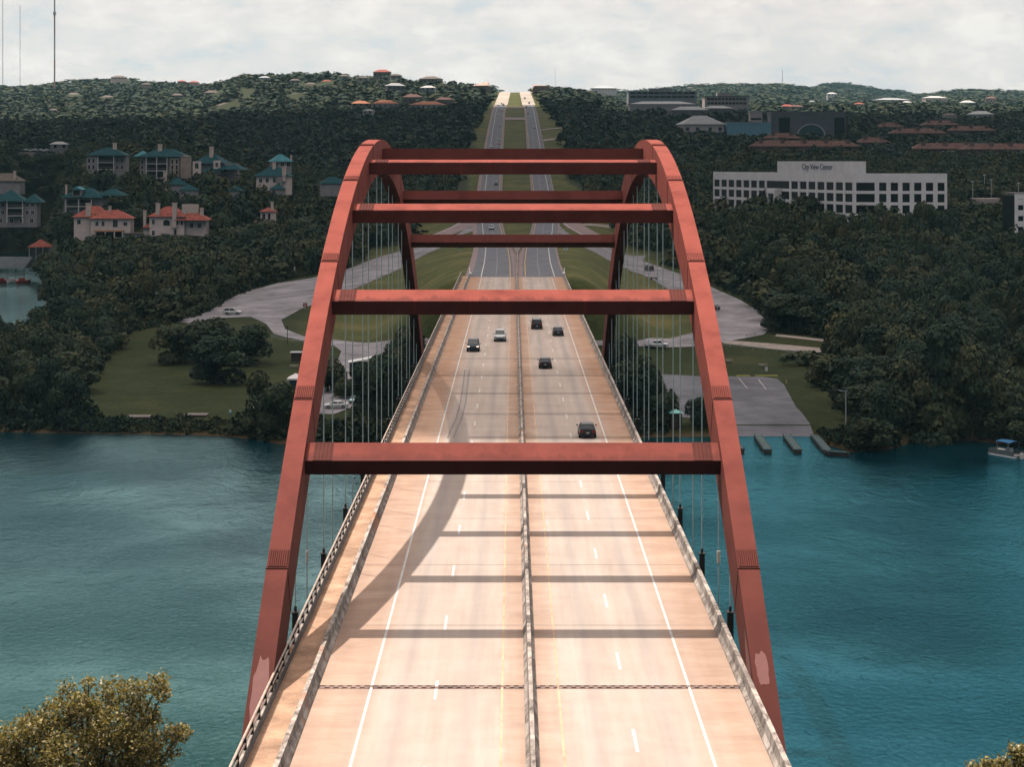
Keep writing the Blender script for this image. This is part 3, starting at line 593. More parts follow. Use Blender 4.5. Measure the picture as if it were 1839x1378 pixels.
# painted lines, joints and skid marks on the deck
mb = MB()
for x in (MED - 8.84, MED + 8.84): mb.add([(x - .075, Y0, .006), (x + .075, Y0, .006), (x + .075, Y1, .006), (x - .075, Y1, .006)], [(0, 1, 2, 3)])
for y in np.arange(96 - 15.6 * 4, Y1 - 6, 15.6 * 1.0):
    for x, sh in ((MED + 5.22, 0.0), (MED - 5.22, 9.4)):
        yy = y + sh; mb.add([(x - .085, yy, .006), (x + .085, yy, .006), (x + .085, yy + 3.9, .006), (x - .085, yy + 3.9, .006)], [(0, 1, 2, 3)])
bp_(mb, 'lane_line', M_WHITE, fix=False)
mb = MB()
for x in (MED - 1.56, MED + 1.56): mb.add([(x - .06, Y0, .006), (x + .06, Y0, .006), (x + .06, Y1, .006), (x - .06, Y1, .006)], [(0, 1, 2, 3)])
bp_(mb, 'edge_line', mat('faded_yellow', (0.58, 0.38, 0.24), 0.8, var=0.2, scale=0.6), fix=False)
mb = MB()
for y in np.arange(YC - DP * 4, Y1, DP):
    for xa, xb in ((-10.8, MED - .35), (MED + .35, 12.58)): mb.add([(xa, y - .03, .010), (xb, y - .03, .010), (xb, y + .03, .010), (xa, y + .03, .010)], [(0, 1, 2, 3)])
for y in (JN + 180,): 
    for xa, xb in ((-10.8, MED - .35), (MED + .35, 12.58)): mb.add([(xa, y - .35, .011), (xb, y - .35, .011), (xb, y + .35, .011), (xa, y + .35, .011)], [(0, 1, 2, 3)])
bp_(mb, 'deck_joint', mat('joint_seal', (0.22, 0.17, 0.15), 0.9, var=0.3, scale=1), fix=False)
mb = MB()
def mark(pts, w):
    for a, b in zip(pts[:-1], pts[1:]): mb.add([(a[0] - w, a[1], .008), (a[0] + w, a[1], .008), (b[0] + w, b[1], .008), (b[0] - w, b[1], .008)], [(0, 1, 2, 3)])
for dx in (0, 0.62): mark([(-6.9 + dx, 205), (-6.75 + dx, 212), (-6.45 + dx, 220), (-6.35 + dx, 235), (-6.5 + dx, 252), (-6.75 + dx, 272)], 0.09)
bp_(mb, 'skid_mark', mat('skid_rubber', (0.25, 0.22, 0.20), 0.9, var=0.3, scale=3), fix=False)
# crash ends where the barriers meet the road beyond
for x in (-10.9, 13.0):
    t = empty('guard_rail', (x, 493, float(E(x, 500)) * 0 + 0.0), 0, ('white-ended guard rail where the left barrier meets the asphalt' if x < 0 else 'white-ended guard rail where the right barrier meets the asphalt'), 'guard rail')
    sg = -1 if x < 0 else 1
    for i in range(8):
        MB().box(sg * (.1 * i) - .06, i * 3.8 - .06, -0.4, sg * (.1 * i) + .06, i * 3.8 + .06, .75).build('post', mat('guard_post', (0.45, 0.40, 0.36)), t)
    MB().add([(-.05, 0, .45), (-.05, 0, .78), (.8 * sg, 28, .78), (.8 * sg, 28, .45), (.05, 0, .45), (.05, 0, .78), (.8 * sg + .1, 28, .78), (.8 * sg + .1, 28, .45)], [(0, 1, 2, 3), (4, 7, 6, 5), (1, 5, 6, 2), (0, 3, 7, 4), (2, 6, 7, 3), (0, 4, 5, 1)]).build('rail', mat('rail_white', (0.75, 0.72, 0.70), 0.5, var=0.1), t)
    MB().box(-.35 * 1, -1.2, 0, .35, 2.5, 1.0).build('crash_block', mat('rail_white'), t, bevel=.08)

# the median barrier runs on past the bridge and splits round the start of the grass median
t = empty('median_wall', (0, 492, 0), 0, 'concrete median wall past the bridge, forking where the grass median begins', 'barrier')
w = MB(); ring = []
for y in (492, 530, 570, 610): x = float(.5 * (roadL(y) + roadRt(y))); x = x + (MED - x) * max(0, 1 - (y - 492) / 60); ring.append([(x - .3, y - 492, -.3), (x - .12, y - 492, .8), (x + .12, y - 492, .8), (x + .3, y - 492, -.3)])
w.loft(ring).build('wall', M_BARR, t)
for sg in (-1, 1):
    w = MB(); ring = []
    for y, o in ((611, .2), (625, .5), (645, 1.1), (668, 1.9), (690, 2.3)): x = float(.5 * (roadL(y) + roadRt(y))) + sg * o; ring.append([(x - .2, y - 492, -.3), (x - .1, y - 492, .75), (x + .1, y - 492, .75), (x + .2, y - 492, -.3)])
    w.loft(ring).build('wall_branch', M_BARR, t)
# ---------------------------------------------------------------- buildings
PROT = []          # photo-space windows kept free of nearer tree crowns: x0, y0, x1, y1(bottom), distance
M_GLASS = mat('dark_glass', (0.010, 0.013, 0.017), 0.3, spec=0.12)
M_TEALR = mat('teal_metal_roof', (0.012, 0.062, 0.072), 0.8, spec=.15, var=0.2, scale=0.4, bump=0.2)
M_TEALB = mat('pale_teal_roof', (0.07, 0.24, 0.27), 0.7, spec=.2, var=0.2, scale=0.4)
M_RED = mat('terracotta_tiles', (0.34, 0.085, 0.058), 0.85, var=0.3, scale=0.7, bump=0.6, bscale=3)
M_REDD = mat('brown_clay_tiles', (0.17, 0.085, 0.07), 0.9, var=0.3, scale=0.5, bump=0.6, bscale=2)
M_ORG = mat('orange_tiles', (0.50, 0.19, 0.10), 0.85, var=0.3, scale=0.5)
M_CREAM = mat('cream_stucco', (0.66, 0.54, 0.48), 0.9, var=0.12, scale=0.5)
M_GREYW = mat('grey_siding', (0.27, 0.25, 0.245), 0.9, var=0.15, scale=0.5)
M_TANW = mat('tan_stone', (0.36, 0.28, 0.23), 0.9, var=0.2, scale=0.4)
M_OFF = mat('pale_precast', (0.80, 0.76, 0.74), 0.85, var=0.07, scale=0.3, bump=0.1)
M_OFFR = mat('flat_roof_gravel', (0.22, 0.19, 0.19), 0.95, var=0.15, scale=0.2)
M_MUS = mat('grey_stone_wall', (0.17, 0.165, 0.18), 0.9, var=0.15, scale=0.2)
M_TRIM = mat('white_trim', (0.6, 0.56, 0.53), 0.7)
M_ROOFG = mat('pale_grey_roof', (0.42, 0.41, 0.41), 0.7, var=0.1, scale=0.3)
M_BROWN = mat('brown_shingles', (0.16, 0.125, 0.105), 0.9, var=0.2, scale=0.5)
M_CHIM = mat('chimney_stucco', (0.62, 0.50, 0.43), 0.9, var=0.1, scale=1)
def hip(x0, y0, x1, y1, z, h, ov=0.6, gable=False):
    x0 -= ov; x1 += ov; y0 -= ov; y1 += ov; w, d = x1 - x0, y1 - y0; mb = MB()
    if w >= d: k = 0 if gable else d / 2; a, b = (x0 + k, (y0 + y1) / 2), (x1 - k, (y0 + y1) / 2)
    else: k = 0 if gable else w / 2; a, b = ((x0 + x1) / 2, y0 + k), ((x0 + x1) / 2, y1 - k)
    vs = [(x0, y0, z), (x1, y0, z), (x1, y1, z), (x0, y1, z), (a[0], a[1], z + h), (b[0], b[1], z + h)]
    if w >= d: fs = [(0, 1, 5, 4), (1, 2, 5), (2, 3, 4, 5), (3, 0, 4)]
    else: fs = [(0, 1, 4), (1, 2, 5, 4), (2, 3, 5), (3, 0, 4, 5)]
    mb.add(vs, fs + [(3, 2, 1, 0)]); return mb
def win(t, x, z, w, h, y=0.0, name='window', frame=M_TRIM, div=True):
    o = MB().box(x - w / 2 - .12, y - .08, z - .12, x + w / 2 + .12, y - .003, z + h + .12).build(name, frame, t)
    g = MB()
    if div and w > 1.0:
        for s in (-1, 1): g.box(x + s * w / 4 - w / 4 + .04, y - .11, z, x + s * w / 4 + w / 4 - .04, y - .082, z + h)
    else: g.box(x - w / 2, y - .11, z, x + w / 2, y - .082, z + h)
    g.build('pane', M_GLASS, o); return o
def place(px, py, Z, rz=0.0, name='house', label='', cat='house', group=None, dx=0, dy=0):
    p = P(px, py, Z); return empty(name, (p.x + dx, p.y + dy, p.z), rz, label, cat, group)
def prot(x0, y0, x1, y1, Z): PROT.append((x0, y0, x1, y1, Z))
def chim(t, x, y, z0, z1, s=0.7, m=None):
    o = MB().box(x - s, y - s, z0, x + s, y + s, z1).build('chimney', m or M_CHIM, t)
    MB().box(x - s - .15, y - s - .15, z1 + .002, x + s + .15, y + s + .15, z1 + .3).build('chimney_cap', m or M_CHIM, o); return o
def balcony_bay(t, x0, x1, zs, depth=1.8, y=0.0):
    """recessed balcony stack: dark openings between slabs and posts"""
    for z in zs:
        MB().box(x0, y - .02, z + .15, x1, y - .012, z + 2.75).build('window', M_GLASS, t)
        MB().box(x0 - .2, y - depth, z - .25, x1 + .2, y - .022, z).build('balcony', M_TRIM, t)
        r = MB(); r.box(x0, y - depth + .02, z + .95, x1, y - depth + .10, z + 1.05)
        n = max(2, int((x1 - x0) / .9))
        for i in range(n + 1): xx = x0 + (x1 - x0) * i / n; r.box(xx - .03, y - depth + .03, z + .003, xx + .03, y - depth + .09, z + .949)
        r.build('railing', M_GREYW, t)
    n = max(1, int((x1 - x0) / 4))
    for i in range(n + 1):
        xx = x0 + (x1 - x0) * i / n; MB().box(xx - .18, y - depth - .03, zs[0] - 3, xx + .18, y - depth + .33, zs[-1] + 3).build('post', M_TRIM, t)
# --- teal-roofed condominiums on the left hillside
Z = 900; s = F / Z
t = place(192, 306, Z, 0.05, 'condominium', 'grey condominium with teal hip roof, leftmost of the upper row behind a tree', 'condominium', 'teal-roofed condominiums on the hillside')
w = 17; MB().box(-w / 2, 0, -5, w / 2, 12, 7.0).build('wall', M_GREYW, t)
MB().box(-w / 2 - .6, -1.6, -5, -w / 2 + 4.2, -.003, 7.0).build('bay', M_GREYW, t)
for z in (0.6, 3.6): 
    for x in (-w / 2 + .6, -w / 2 + 2.6): win(t, x, z, 1.0, 1.9, -1.6)
balcony_bay(t, -w / 2 + 4.6, 3.4, (-2.6, .6, 3.8))
for x in (4.8, 7): 
    for z in (0.6, 3.8): win(t, x, z, 1.2, 1.7)
hip(-w / 2, -1.6, w / 2, 12, 7.003, 3.8, .9).build('roof', M_TEALR, t); chim(t, 3.0, 4, 8.0, 12.6, .8); prot(158, 262, 226, 302, Z)
Z = 890
t = place(292, 315, Z, -0.03, 'condominium', 'widest teal-roofed condominium with three tiers of balconies, beside the small pink annex', 'condominium', 'teal-roofed condominiums on the hillside')
w = 21; MB().box(-w / 2, 0, -5, w / 2, 12, 8.6).build('wall', M_GREYW, t)
balcony_bay(t, -7.2, 2.4, (-1.0, 2.3, 5.5)); 
for z in (0.6, 2.8, 5.4):
    for x in (-9.4, 4.6, 6.2, 9.2): win(t, x, z, 1.0, 1.7)
MB().box(3.6, -1.4, -5, 8.0, -.003, 8.0).build('bay', M_TANW, t)
for z in (0.6, 2.8, 5.4):
    for x in (4.8, 6.8): win(t, x, z, .9, 1.9, -1.4)
hip(-w / 2, -1.4, w / 2, 12, 8.603, 3.6, .9).build('roof', M_TEALR, t); hip(-14, 5, -8, 12, 8.8, 2.6).build('roof', M_TEALB, t); chim(t, -2.0, 4, 9, 14.2, .85); prot(246, 262, 330, 310, Z)
t = place(333, 300, 880, 0.1, 'garage_annex', 'small windowless pink annex at the right end of the widest condominium', 'annex')
MB().box(-2.2, 0, -5, 2.2, 6, 4.6).build('wall', M_TANW, t); hip(-2.2, 0, 2.2, 6, 4.603, .8, .2).build('roof', M_BROWN, t)
Z = 870
t = place(382, 312, Z, -0.15, 'house', 'grey house with stepped teal roofs, tall white chimney and a round-topped bay', 'house', 'teal-roofed houses on the hillside')
MB().box(-9, 0, -5, 9, 11, 4.6).build('wall', M_GREYW, t); MB().box(-8.6, -2.2, -5, -4.8, -.003, 5.6).build('bay', M_CREAM, t); MB().box(1.0, -2, -2, 4.0, -.003, 6.0).build('bay', M_CREAM, t)
win(t, -6.7, 2.4, 1.6, 2.4, -2.2); win(t, 2.5, 3.2, 1.2, 1.8, -2.0); win(t, -2, 1, 1.6, 1.6); win(t, 6, .6, 1.6, 1.6)
hip(-9, -1, 5, 11, 4.603, 4.6, .7).build('roof', M_TEALR, t); hip(3, -3, 14, 8, 1.9, 3.2, .7).build('roof', M_TEALR, t); hip(-4, -4, 5, 1, .9, 1.6, .5).build('roof', M_TEALR, t)
chim(t, -1.5, 3, 6, 12.0, .75); prot(342, 272, 425, 306, Z)
t = place(507, 300, 905, 0.35, 'pavilion', 'small pavilion with a bright teal roof highest at right of the condominiums', 'pavilion', 'teal-roofed houses on the hillside')
MB().box(-4.4, 0, -4, 4.4, 7, 2.6).build('wall', M_GREYW, t)
for x in (-3, 0, 3): win(t, x, .3, 1.8, 1.9)
hip(-4.4, 0, 4.4, 7, 2.603, 3.4, .9).build('roof', M_TEALB, t); chim(t, 4.4, 1, 2, 5.4, .4); prot(488, 268, 528, 300, 905)
t = place(488, 330, 860, -0.1, 'house', 'teal-roofed house with two pale chimneys just below the small pavilion', 'house', 'teal-roofed houses on the hillside')
MB().box(-7, 0, -5, 7, 10, 3.4).build('wall', M_CREAM, t)
for x in (-5, -2, 1.2): win(t, x, .6, 1.3, 1.8)
MB().box(2.6, -1.6, -6, 5, -.003, 3.0).build('bay', M_GREYW, t); win(t, 3.8, -3.5, 1.2, 4.0, -1.6)
hip(-7, 0, 7, 10, 3.403, 4.2, .9).build('roof', M_TEALR, t); chim(t, .2, 4, 6, 9.4, .7); chim(t, 5.6, 0, 1, 7.6, .8); prot(455, 294, 525, 326, 860)
for (px, py, Z_, w, h, lab) in ((600, 336, 850, 11, 3, 'dark teal roof showing between trees beside the left arch rib'), (422, 349, 840, 8, 2.6, 'small teal roof peeping from the trees left of the arch, below the two-chimney house'), (318, 338, 850, 9, 3.0, 'low teal roof under the white chimney, between the condominiums and the red roofs'), (500, 346, 845, 6, 2.2, 'low teal lean-to roof beneath the two-chimney house'), (340, 348, 835, 8, 2.6, 'dark teal gable roof in the trees behind the red-tiled villas')):
    t = place(px, py, Z_, 0.2, 'house', lab, 'house', 'teal-roofed houses on the hillside')
    MB().box(-w / 2, 0, -4, w / 2, 8, 1.6).build('wall', M_GREYW, t); hip(-w / 2, 0, w / 2, 8, 1.603, h, .5).build('roof', M_TEALR, t); prot(px - w * 1.8, py - 16, px + w * 1.8, py - 4, Z_)
    if py == 338: chim(t, -5.2, 0, -2, 7.2, .75)
    if py == 346: win(t, -2, -1, 1.4, 2.0)
Z = 800
t = place(152, 372, Z, -0.12, 'house', 'teal-roofed grey house with a balconied gable, above the left red-tiled villa', 'house', 'teal-roofed houses on the hillside')
MB().box(-9, 0, -5, 7, 10, 4.0).build('wall', M_GREYW, t); balcony_bay(t, -7.5, 3.5, (.4,))
hip(-9, -1.6, 7, 10, 4.003, 4.0, .8).build('roof', M_TEALR, t); g = MB().box(-4.6, -1.8, 4.6, -1.0, 2, 7.2).build('dormer', M_GREYW, t); MB().box(-4.2, -1.83, 4.9, -1.4, -1.805, 6.9).build('window', M_GLASS, t)
hip(-4.6, -1.8, -1.0, 3, 7.203, 1.4, .5, True).build('roof', M_TEALB, t); hip(5, 2, 15, 10, 4.8, 2.8, .8).build('roof', M_TEALR, t); chim(t, -8.2, 1, 4, 9, .35); prot(110, 326, 200, 366, Z)
Z = 790
t = place(30, 386, Z, 0.08, 'house', 'teal-roofed grey house at the left edge of the view with small framed windows', 'house', 'teal-roofed houses on the hillside')
MB().box(-9, 0, -5, 8, 10, 5.6).build('wall', M_GREYW, t)
for x in (-7.4, -5.6, 4.2, 6.4): win(t, x, .3, 1.3, 1.4); win(t, x, 3.4, 1.3, 1.4)
for x in (-6.5, -2, 2, 6): win(t, x, -3.2, 1.4, 1.7)
balcony_bay(t, -3.6, 2.6, (-.2, 3.0)); hip(-9, -1.5, 3, 10, 5.603, 4.6, .8).build('roof', M_TEALR, t); hip(3, 0, 9.4, 10, 5.1, 3.4, .8).build('roof', M_TEALR, t); prot(0, 332, 74, 380, Z)
t = place(12, 333, 880, 0.0, 'house', 'dark shingled roof with a pale chimney above the left-edge teal house', 'house'); MB().box(-8, 0, -4, 6, 9, 2).build('wall', M_GREYW, t); hip(-8, 0, 6, 9, 2.003, 3.6).build('roof', M_BROWN, t); chim(t, 3.4, 1, 1, 6.4, .5); prot(0, 308, 30, 328, 880)
# --- red-tiled villas
Z = 770
t = place(186, 426, Z, 0.06, 'villa', 'left red-tiled cream villa with a ground-floor loggia', 'villa', 'red-tiled villas above the lawn wood')
MB().box(-5, 0, -4, 10.5, 11, 7.4).build('wall', M_CREAM, t); MB().box(-12, 2, -4, -5.003, 11, 8.0).build('wall', M_CREAM, t)
for x, z, w, h in ((-2.6, 4.6, 1.2, 1.6), (-.2, 4.6, 1.2, 1.8), (4.6, 4.1, 1.9, 2.6), (8.6, 4.6, 1.4, 1.4)): win(t, x, z, w, h)
win(t, -10, 5.2, 1.4, 1.7, 2.0); MB().box(-3.4, -2.8, 2.3, 8.0, -.003, 2.9).build('canopy', mat('ochre_canopy', (0.5, 0.26, 0.14), 0.8), t)
MB().box(-2.8, -.05, -.6, 7.6, -.012, 2.2).build('window', M_GLASS, t); MB().box(8.2, -2.0, -4, 15.5, 5, 1.4).build('wing', M_GREYW, t)
for x in (-3.0, 1, 4.6, 7.8): MB().box(x - .2, -2.7, -2, x + .2, -2.3, 2.299).build('column', M_CREAM, t)
for x in (9.6, 12, 14.2): win(t, x, -1.4, 1.7, 2.0, -2.0)
MB().box(7.9, -2.6, 1.403, 15.8, 5, 1.7).build('roof', M_BROWN, t); hip(-5, 0, 10.5, 11, 7.403, 3.4, .8).build('roof', M_RED, t); hip(-12, 2, -4, 10, 8.003, 3.0, .8).build('roof', M_RED, t)
hip(-9, 6, 0, 12, 9.0, 3.2, .8).build('roof', M_RED, t)
chim(t, -6.4, 2.6, 8, 13.2, .9); chim(t, 1.8, 5, 9, 12.0, .5); prot(128, 370, 240, 420, Z)
t = place(313, 427, Z, -0.05, 'villa', 'right red-tiled cream villa with an arched window and four tall pale chimneys', 'villa', 'red-tiled villas above the lawn wood')
MB().box(-10, 0, -4, 4, 11, 8.4).build('wall', M_CREAM, t); MB().box(4.003, 1.4, -4, 12.5, 11, 7.0).build('wall', M_CREAM, t); MB().box(-12.6, 1, -4, -10.003, 8, 4.0).build('wing', M_CREAM, t)
for x, z, w, h in ((-8.4, 5.4, 1.1, 1.8), (1.0, 5.2, 1.0, 2.2), (3.0, 5.2, .9, 2.0), (-8.4, 1, 1.1, 1.8), (0.4, 1.2, 1.0, 2.0)): win(t, x, z, w, h)
a = MB(); pts = [(-4.4, 4.9), (-1.8, 4.9)] + [(-3.1 + 1.3 * math.cos(q), 6.2 + .9 * math.sin(q)) for q in np.linspace(0, math.pi, 9)]
a.add([(x, -.09, z) for x, z in pts], [tuple(range(len(pts)))]); a.build('arched_window', M_GLASS, t, fix=False)
for x in (6.6, 9.8): win(t, x, 4.0, 1.3, 1.8, 1.4)
hip(-10, 0, 4, 11, 8.403, 4.0, .8).build('roof', M_RED, t); hip(1, -.4, 12.5, 10, 7.003, 3.8, .8).build('roof', M_RED, t); hip(-12.6, .4, -9, 8, 4.003, 1.6, .5).build('roof', M_RED, t)
for x, y, z0, z1, q in ((-6.8, 1, 8, 13.4, .75), (0.2, -.2, 4, 13.6, .8), (-12.2, 1.6, 3, 10.6, .55), (10.4, 3, 7, 11.6, .6)): chim(t, x, y, z0, z1, q)
MB().box(2.4, 3.0, 7, 8.6, 6, 13.2).build('roof_parapet', M_CHIM, t); prot(250, 372, 380, 420, Z)
t = place(478, 395, 790, -0.2, 'villa', 'small red-tiled lookout tower house with dark window openings, near the left arch rib', 'villa')
MB().box(-2.4, 0, -4, 2.6, 5, 3.4).build('wall', M_CREAM, t); win(t, -1.0, .2, 1.3, 2.4); win(t, 1.3, .2, 1.0, 2.4); hip(-2.4, 0, 2.6, 5, 3.403, 1.8, .7).build('roof', M_RED, t); chim(t, 2.3, .8, 2, 7.2, .45); hip(-7, -2, -2.2, 5, -2.4, 2.2, .4).build('roof', M_RED, t); prot(450, 360, 492, 392, 790)
t = place(71, 452, 930, 0.1, 'boathouse', 'boathouse with a red tiled hip roof at the head of the inlet', 'boathouse')
MB().box(-5, 0, -2, 5, 9, 1.6).build('wall', M_BLK, t); hip(-5, 0, 5, 9, 2.2, 3.4, .8).build('roof', M_RED, t)
for x in (-4.8, -1.6, 1.6, 4.8): MB().tube((x, -.3, -4), (x, -.3, 2.2), .16).build('post', M_TRIM, t)
prot(48, 420, 96, 452, 930)
t = empty('covered_dock', P(18, 491, 820), -0.28, 'long covered boat dock with a flat dark grey roof over red boats', 'dock')
hip(-19, -5, 9.5, 8, 2.6, 4.4, .4, True).build('roof', mat('dock_roof', (0.10, 0.11, 0.12), 0.8, var=.2, scale=.4), t); MB().box(-19, -5, -.4, 9.5, -3.8, .1).build('walkway', M_GREYW, t)
for x in np.arange(-18.5, 10, 4): MB().tube((x, -4.8, -3), (x, -4.8, 2.6), .12).build('post', M_BLK, t)
prot(0, 455, 60, 500, 820)
for i, (x, c, lab) in enumerate(((3, (0.30, 0.03, 0.035), 'red boat moored outermost beside the covered dock'), (24, (0.6, 0.58, 0.56), 'white boat moored between two red boats at the covered dock'), (40, (0.38, 0.04, 0.03), 'bright red boat nearest the tip of the covered dock'))):
    b = empty('moored_boat', (P(x + 2, 508, 800).x, 800, WL), -0.9, lab, 'boat', 'boats moored at the covered dock')
    h = MB(); h.loft([[(-w_, y_, zb), (-w_ * .7, y_, -.1), (w_ * .7, y_, -.1), (w_, y_, zb)] for y_, w_, zb in ((-3, 1.1, .9), (0, 1.25, .9), (2, .9, 1.05), (3.3, .12, 1.25))]); h.build('hull', mat('hull%d' % i, c, .4), b)
    MB().box(-.8, -1.8, .9, .8, .4, 1.9).build('canopy', mat('hull%d' % i), b)
# --- office building on the right: two wings meeting at a near corner
A_, C_, B_ = P(1281, 372, 790), P(1533, 372, 672), P(1701, 372, 668)
z0 = 10.2; fh = 3.95; H = 15.0
t = empty('office_building', (C_.x, C_.y, z0), 0, 'long pale three-storey office block with dark square windows and a raised rooftop wall', 'office building')
def wing(a, b, nbays, wide_at, entry=None, gap=0.0):
    L = (b - a).to_2d().length; d = (b - a).to_2d().normalized(); ang = math.atan2(d.y, d.x); M = Matrix.Rotation(ang, 3, 'Z'); o0 = Vector((a.x, a.y, z0)) - t.location
    def tf(mb): mb.v = [tuple(M @ Vector(v) + o0) for v in mb.v]; return mb
    def put(mb, nm, m, par=t): return tf(mb).build(nm, m, par)
    put(MB().box(0, .45, -6, L, 17, H - .6), 'core', M_GLASS)
    bw = L / nbays
    # spandrels and piers stand proud of the glass and frame square windows
    for k in range(floors + 1):
        zz = k * fh - (0 if k else 6); z1 = k * fh + 1.05 if k else 1.05
        if k == floors: zz, z1 = k * fh - .05, H
        put(MB().box(0, 0, zz, L, .449, z1), 'spandrel', M_OFF)
    for i in range(nbays + 1):
        if any(lo < i < hi for lo, hi in wide_at): continue
        x = i * bw; hw = .75 if i not in (0, nbays) else .9
        x0, x1 = max(0, x - hw), min(L, x + hw)
        put(MB().box(x0, -.06, -6, x1, .447, floors * fh - .05), 'pier', M_OFF)
    for k in range(floors):
        for i in range(nbays):
            if any(lo <= i < hi for lo, hi in wide_at): continue
            put(MB().box(i * bw + .76, .30, k * fh + 1.06, (i + 1) * bw - .76, .44, (k + 1) * fh - .06), 'window', M_GLASS)
    for lo, hi in wide_at:
        for k in range(floors): put(MB().box(lo * bw + .76, .28, k * fh + 1.06, hi * bw - .76, .44, (k + 1) * fh - .06), 'window', M_GLASS)
    if entry is not None:
        e = MB(); x = entry * bw; e.box(x - 3.6, -3, -6, x - 2.6, -.061, fh * 2 - .8); e.box(x + 2.6, -3, -6, x + 3.6, -.061, fh * 2 - .8); e.box(x - 3.6, -3, fh * 2 - .8 + .002, x + 3.6, -.061, fh * 2 + .9); put(e, 'entrance_portal', M_OFF)
    return put, L
floors = 3
putL, LL = wing(A_, C_, 17, [(0, 1), (7, 10)], 8.5)
putR, LR = wing(C_ + Vector((0.0, 0.0, 0)), B_, 8, [(0, 2)])
# flat roof, one slab over both wings, and the raised roof wall
dl = (C_ - A_).to_2d().normalized(); nl = Vector((-dl.y, dl.x)); o0 = t.location.to_2d()
rf = [A_.to_2d() + nl * .6, C_.to_2d() + nl * .6 + Vector((.5, .3)), B_.to_2d() + Vector((-.5, .5)), B_.to_2d() + Vector((2, 32)), C_.to_2d() + Vector((-8, 60)), A_.to_2d() + nl * 26]
MB().prism([tuple(p - o0) for p in rf], H - .62, H - .25).build('roof', M_OFFR, t)
c1 = P(1396, 300, 745).to_2d() - o0; c2 = P(1518, 300, 700).to_2d() - o0; c3 = P(1555, 300, 712).to_2d() - o0; c4 = P(1430, 300, 775).to_2d() - o0
pent = MB().prism([tuple(c1), tuple(c2), tuple(c3), tuple(c4)], H - .249, H + 4.2).build('rooftop_wall', M_OFF, t)
dp = (c2 - c1); ang = math.atan2(dp.y, dp.x)
lt = MB(); ux = dp.normalized(); nrm = Vector((ux.y, -ux.x)); L_ = dp.length
def letterbox(x0, x1, za, zb):
    a = c1 + ux * x0 + nrm * .05; b = c1 + ux * x1 + nrm * .05; k = nrm * .12
    lt.add([(a.x, a.y, za), (b.x, b.y, za), (b.x, b.y, zb), (a.x, a.y, zb), (a.x + k.x, a.y + k.y, za), (b.x + k.x, b.y + k.y, za), (b.x + k.x, b.y + k.y, zb), (a.x + k.x, a.y + k.y, zb)], [(4, 5, 6, 7), (0, 4, 7, 3), (1, 2, 6, 5), (3, 7, 6, 2), (0, 1, 5, 4)])
# sign lettering along the rooftop wall
cu = bpy.data.curves.new('sign_lettering', 'FONT'); cu.body = 'City View Center'; cu.size = 3.0; cu.extrude = 0.06; cu.align_x = 'CENTER'
so_ = bpy.data.objects.new('sign_lettering', cu); COL.objects.link(so_)
dg = bpy.context.evaluated_depsgraph_get(); me = bpy.data.meshes.new_from_object(so_.evaluated_get(dg)); bpy.data.objects.remove(so_)
sg_ = bpy.data.objects.new('sign_lettering', me); COL.objects.link(sg_); me.materials.clear(); me.materials.append(mat('sign_letters', (0.16, 0.155, 0.17), .6)); sg_.parent = t
cc_ = c1 + dp * .60 + nrm * .08; sg_.location = (cc_.x, cc_.y, H + 1.2); sg_.rotation_euler = (R(90), 0, ang); sg_.scale = (1.0, 1.0, 1)
prot(1276, 280, 1702, 360, 680); prot(1500, 280, 1560, 370, 672)
t = empty('office_building', P(1845, 402, 640) , 0.05, 'pale office block with dark windows cut off by the right edge of the view', 'office building')
MB().box(-4, .4, -6, 14, 14, 9.4).build('core', M_GLASS, t)
for k in range(3): MB().box(-4.2, 0, k * 3.6 - 1.0, 14, .399, k * 3.6 + .9).build('spandrel', M_OFF, t)
MB().box(-4.2, 0, 8.2, 14, .397, 10).build('spandrel', M_OFF, t)
for x in np.arange(-4.2, 14, 2.9): MB().box(x, -.05, -6, x + 1.1, .398, 8.2).build('pier', M_OFF, t)
MB().box(-4.4, -.1, 10.002, 14.2, 14.2, 10.2).build('roof', M_OFFR, t); prot(1820, 345, 1850, 402, 640)
# --- museum-like block with an arch and two tall dark openings
Z = 1500; k = Z / F
t = place(1452, 243, Z, -0.02, 'museum', 'wide grey stone building with a big glazed arch between two tall dark openings', 'museum')
w = 134 * k; h = 17.5
MB().box(-w / 2, 0, -6, w / 2, 26, h).build('wall', M_MUS, t)
for x0, x1 in ((-w / 2 + 6, -w / 2 + 14.5), (w / 2 - 9, w / 2 - 1)): MB().box(x0, -.1, -2, x1, -.01, h - 3.6).build('window', M_GLASS, t)
def archp(r, x0=2.0, z0=0): return [(x0 + r * math.cos(q), z0 + .82 * r * math.sin(q)) for q in np.linspace(0, math.pi, 15)]
a = MB(); o_, i_ = archp(11), archp(10.1)
for j in range(14): a.add([(o_[j][0], -.35, o_[j][1]), (o_[j + 1][0], -.35, o_[j + 1][1]), (i_[j + 1][0], -.35, i_[j + 1][1]), (i_[j][0], -.35, i_[j][1]), (o_[j][0], -.01, o_[j][1]), (o_[j + 1][0], -.01, o_[j + 1][1])], [(0, 1, 2, 3), (0, 4, 5, 1)])
a.build('arch_trim', M_TRIM, t); g = MB(); g.add([(x, -.12, z) for x, z in i_], [tuple(range(15))]); g.build('arched_window', mat('teal_glass', (0.02, 0.07, 0.09), .15), t, fix=False)
MB().box(-w / 2 - .3, -.3, h + .002, w / 2 + .3, 26, h + .8).build('cornice', M_OFFR, t); prot(1384, 200, 1520, 240, Z)
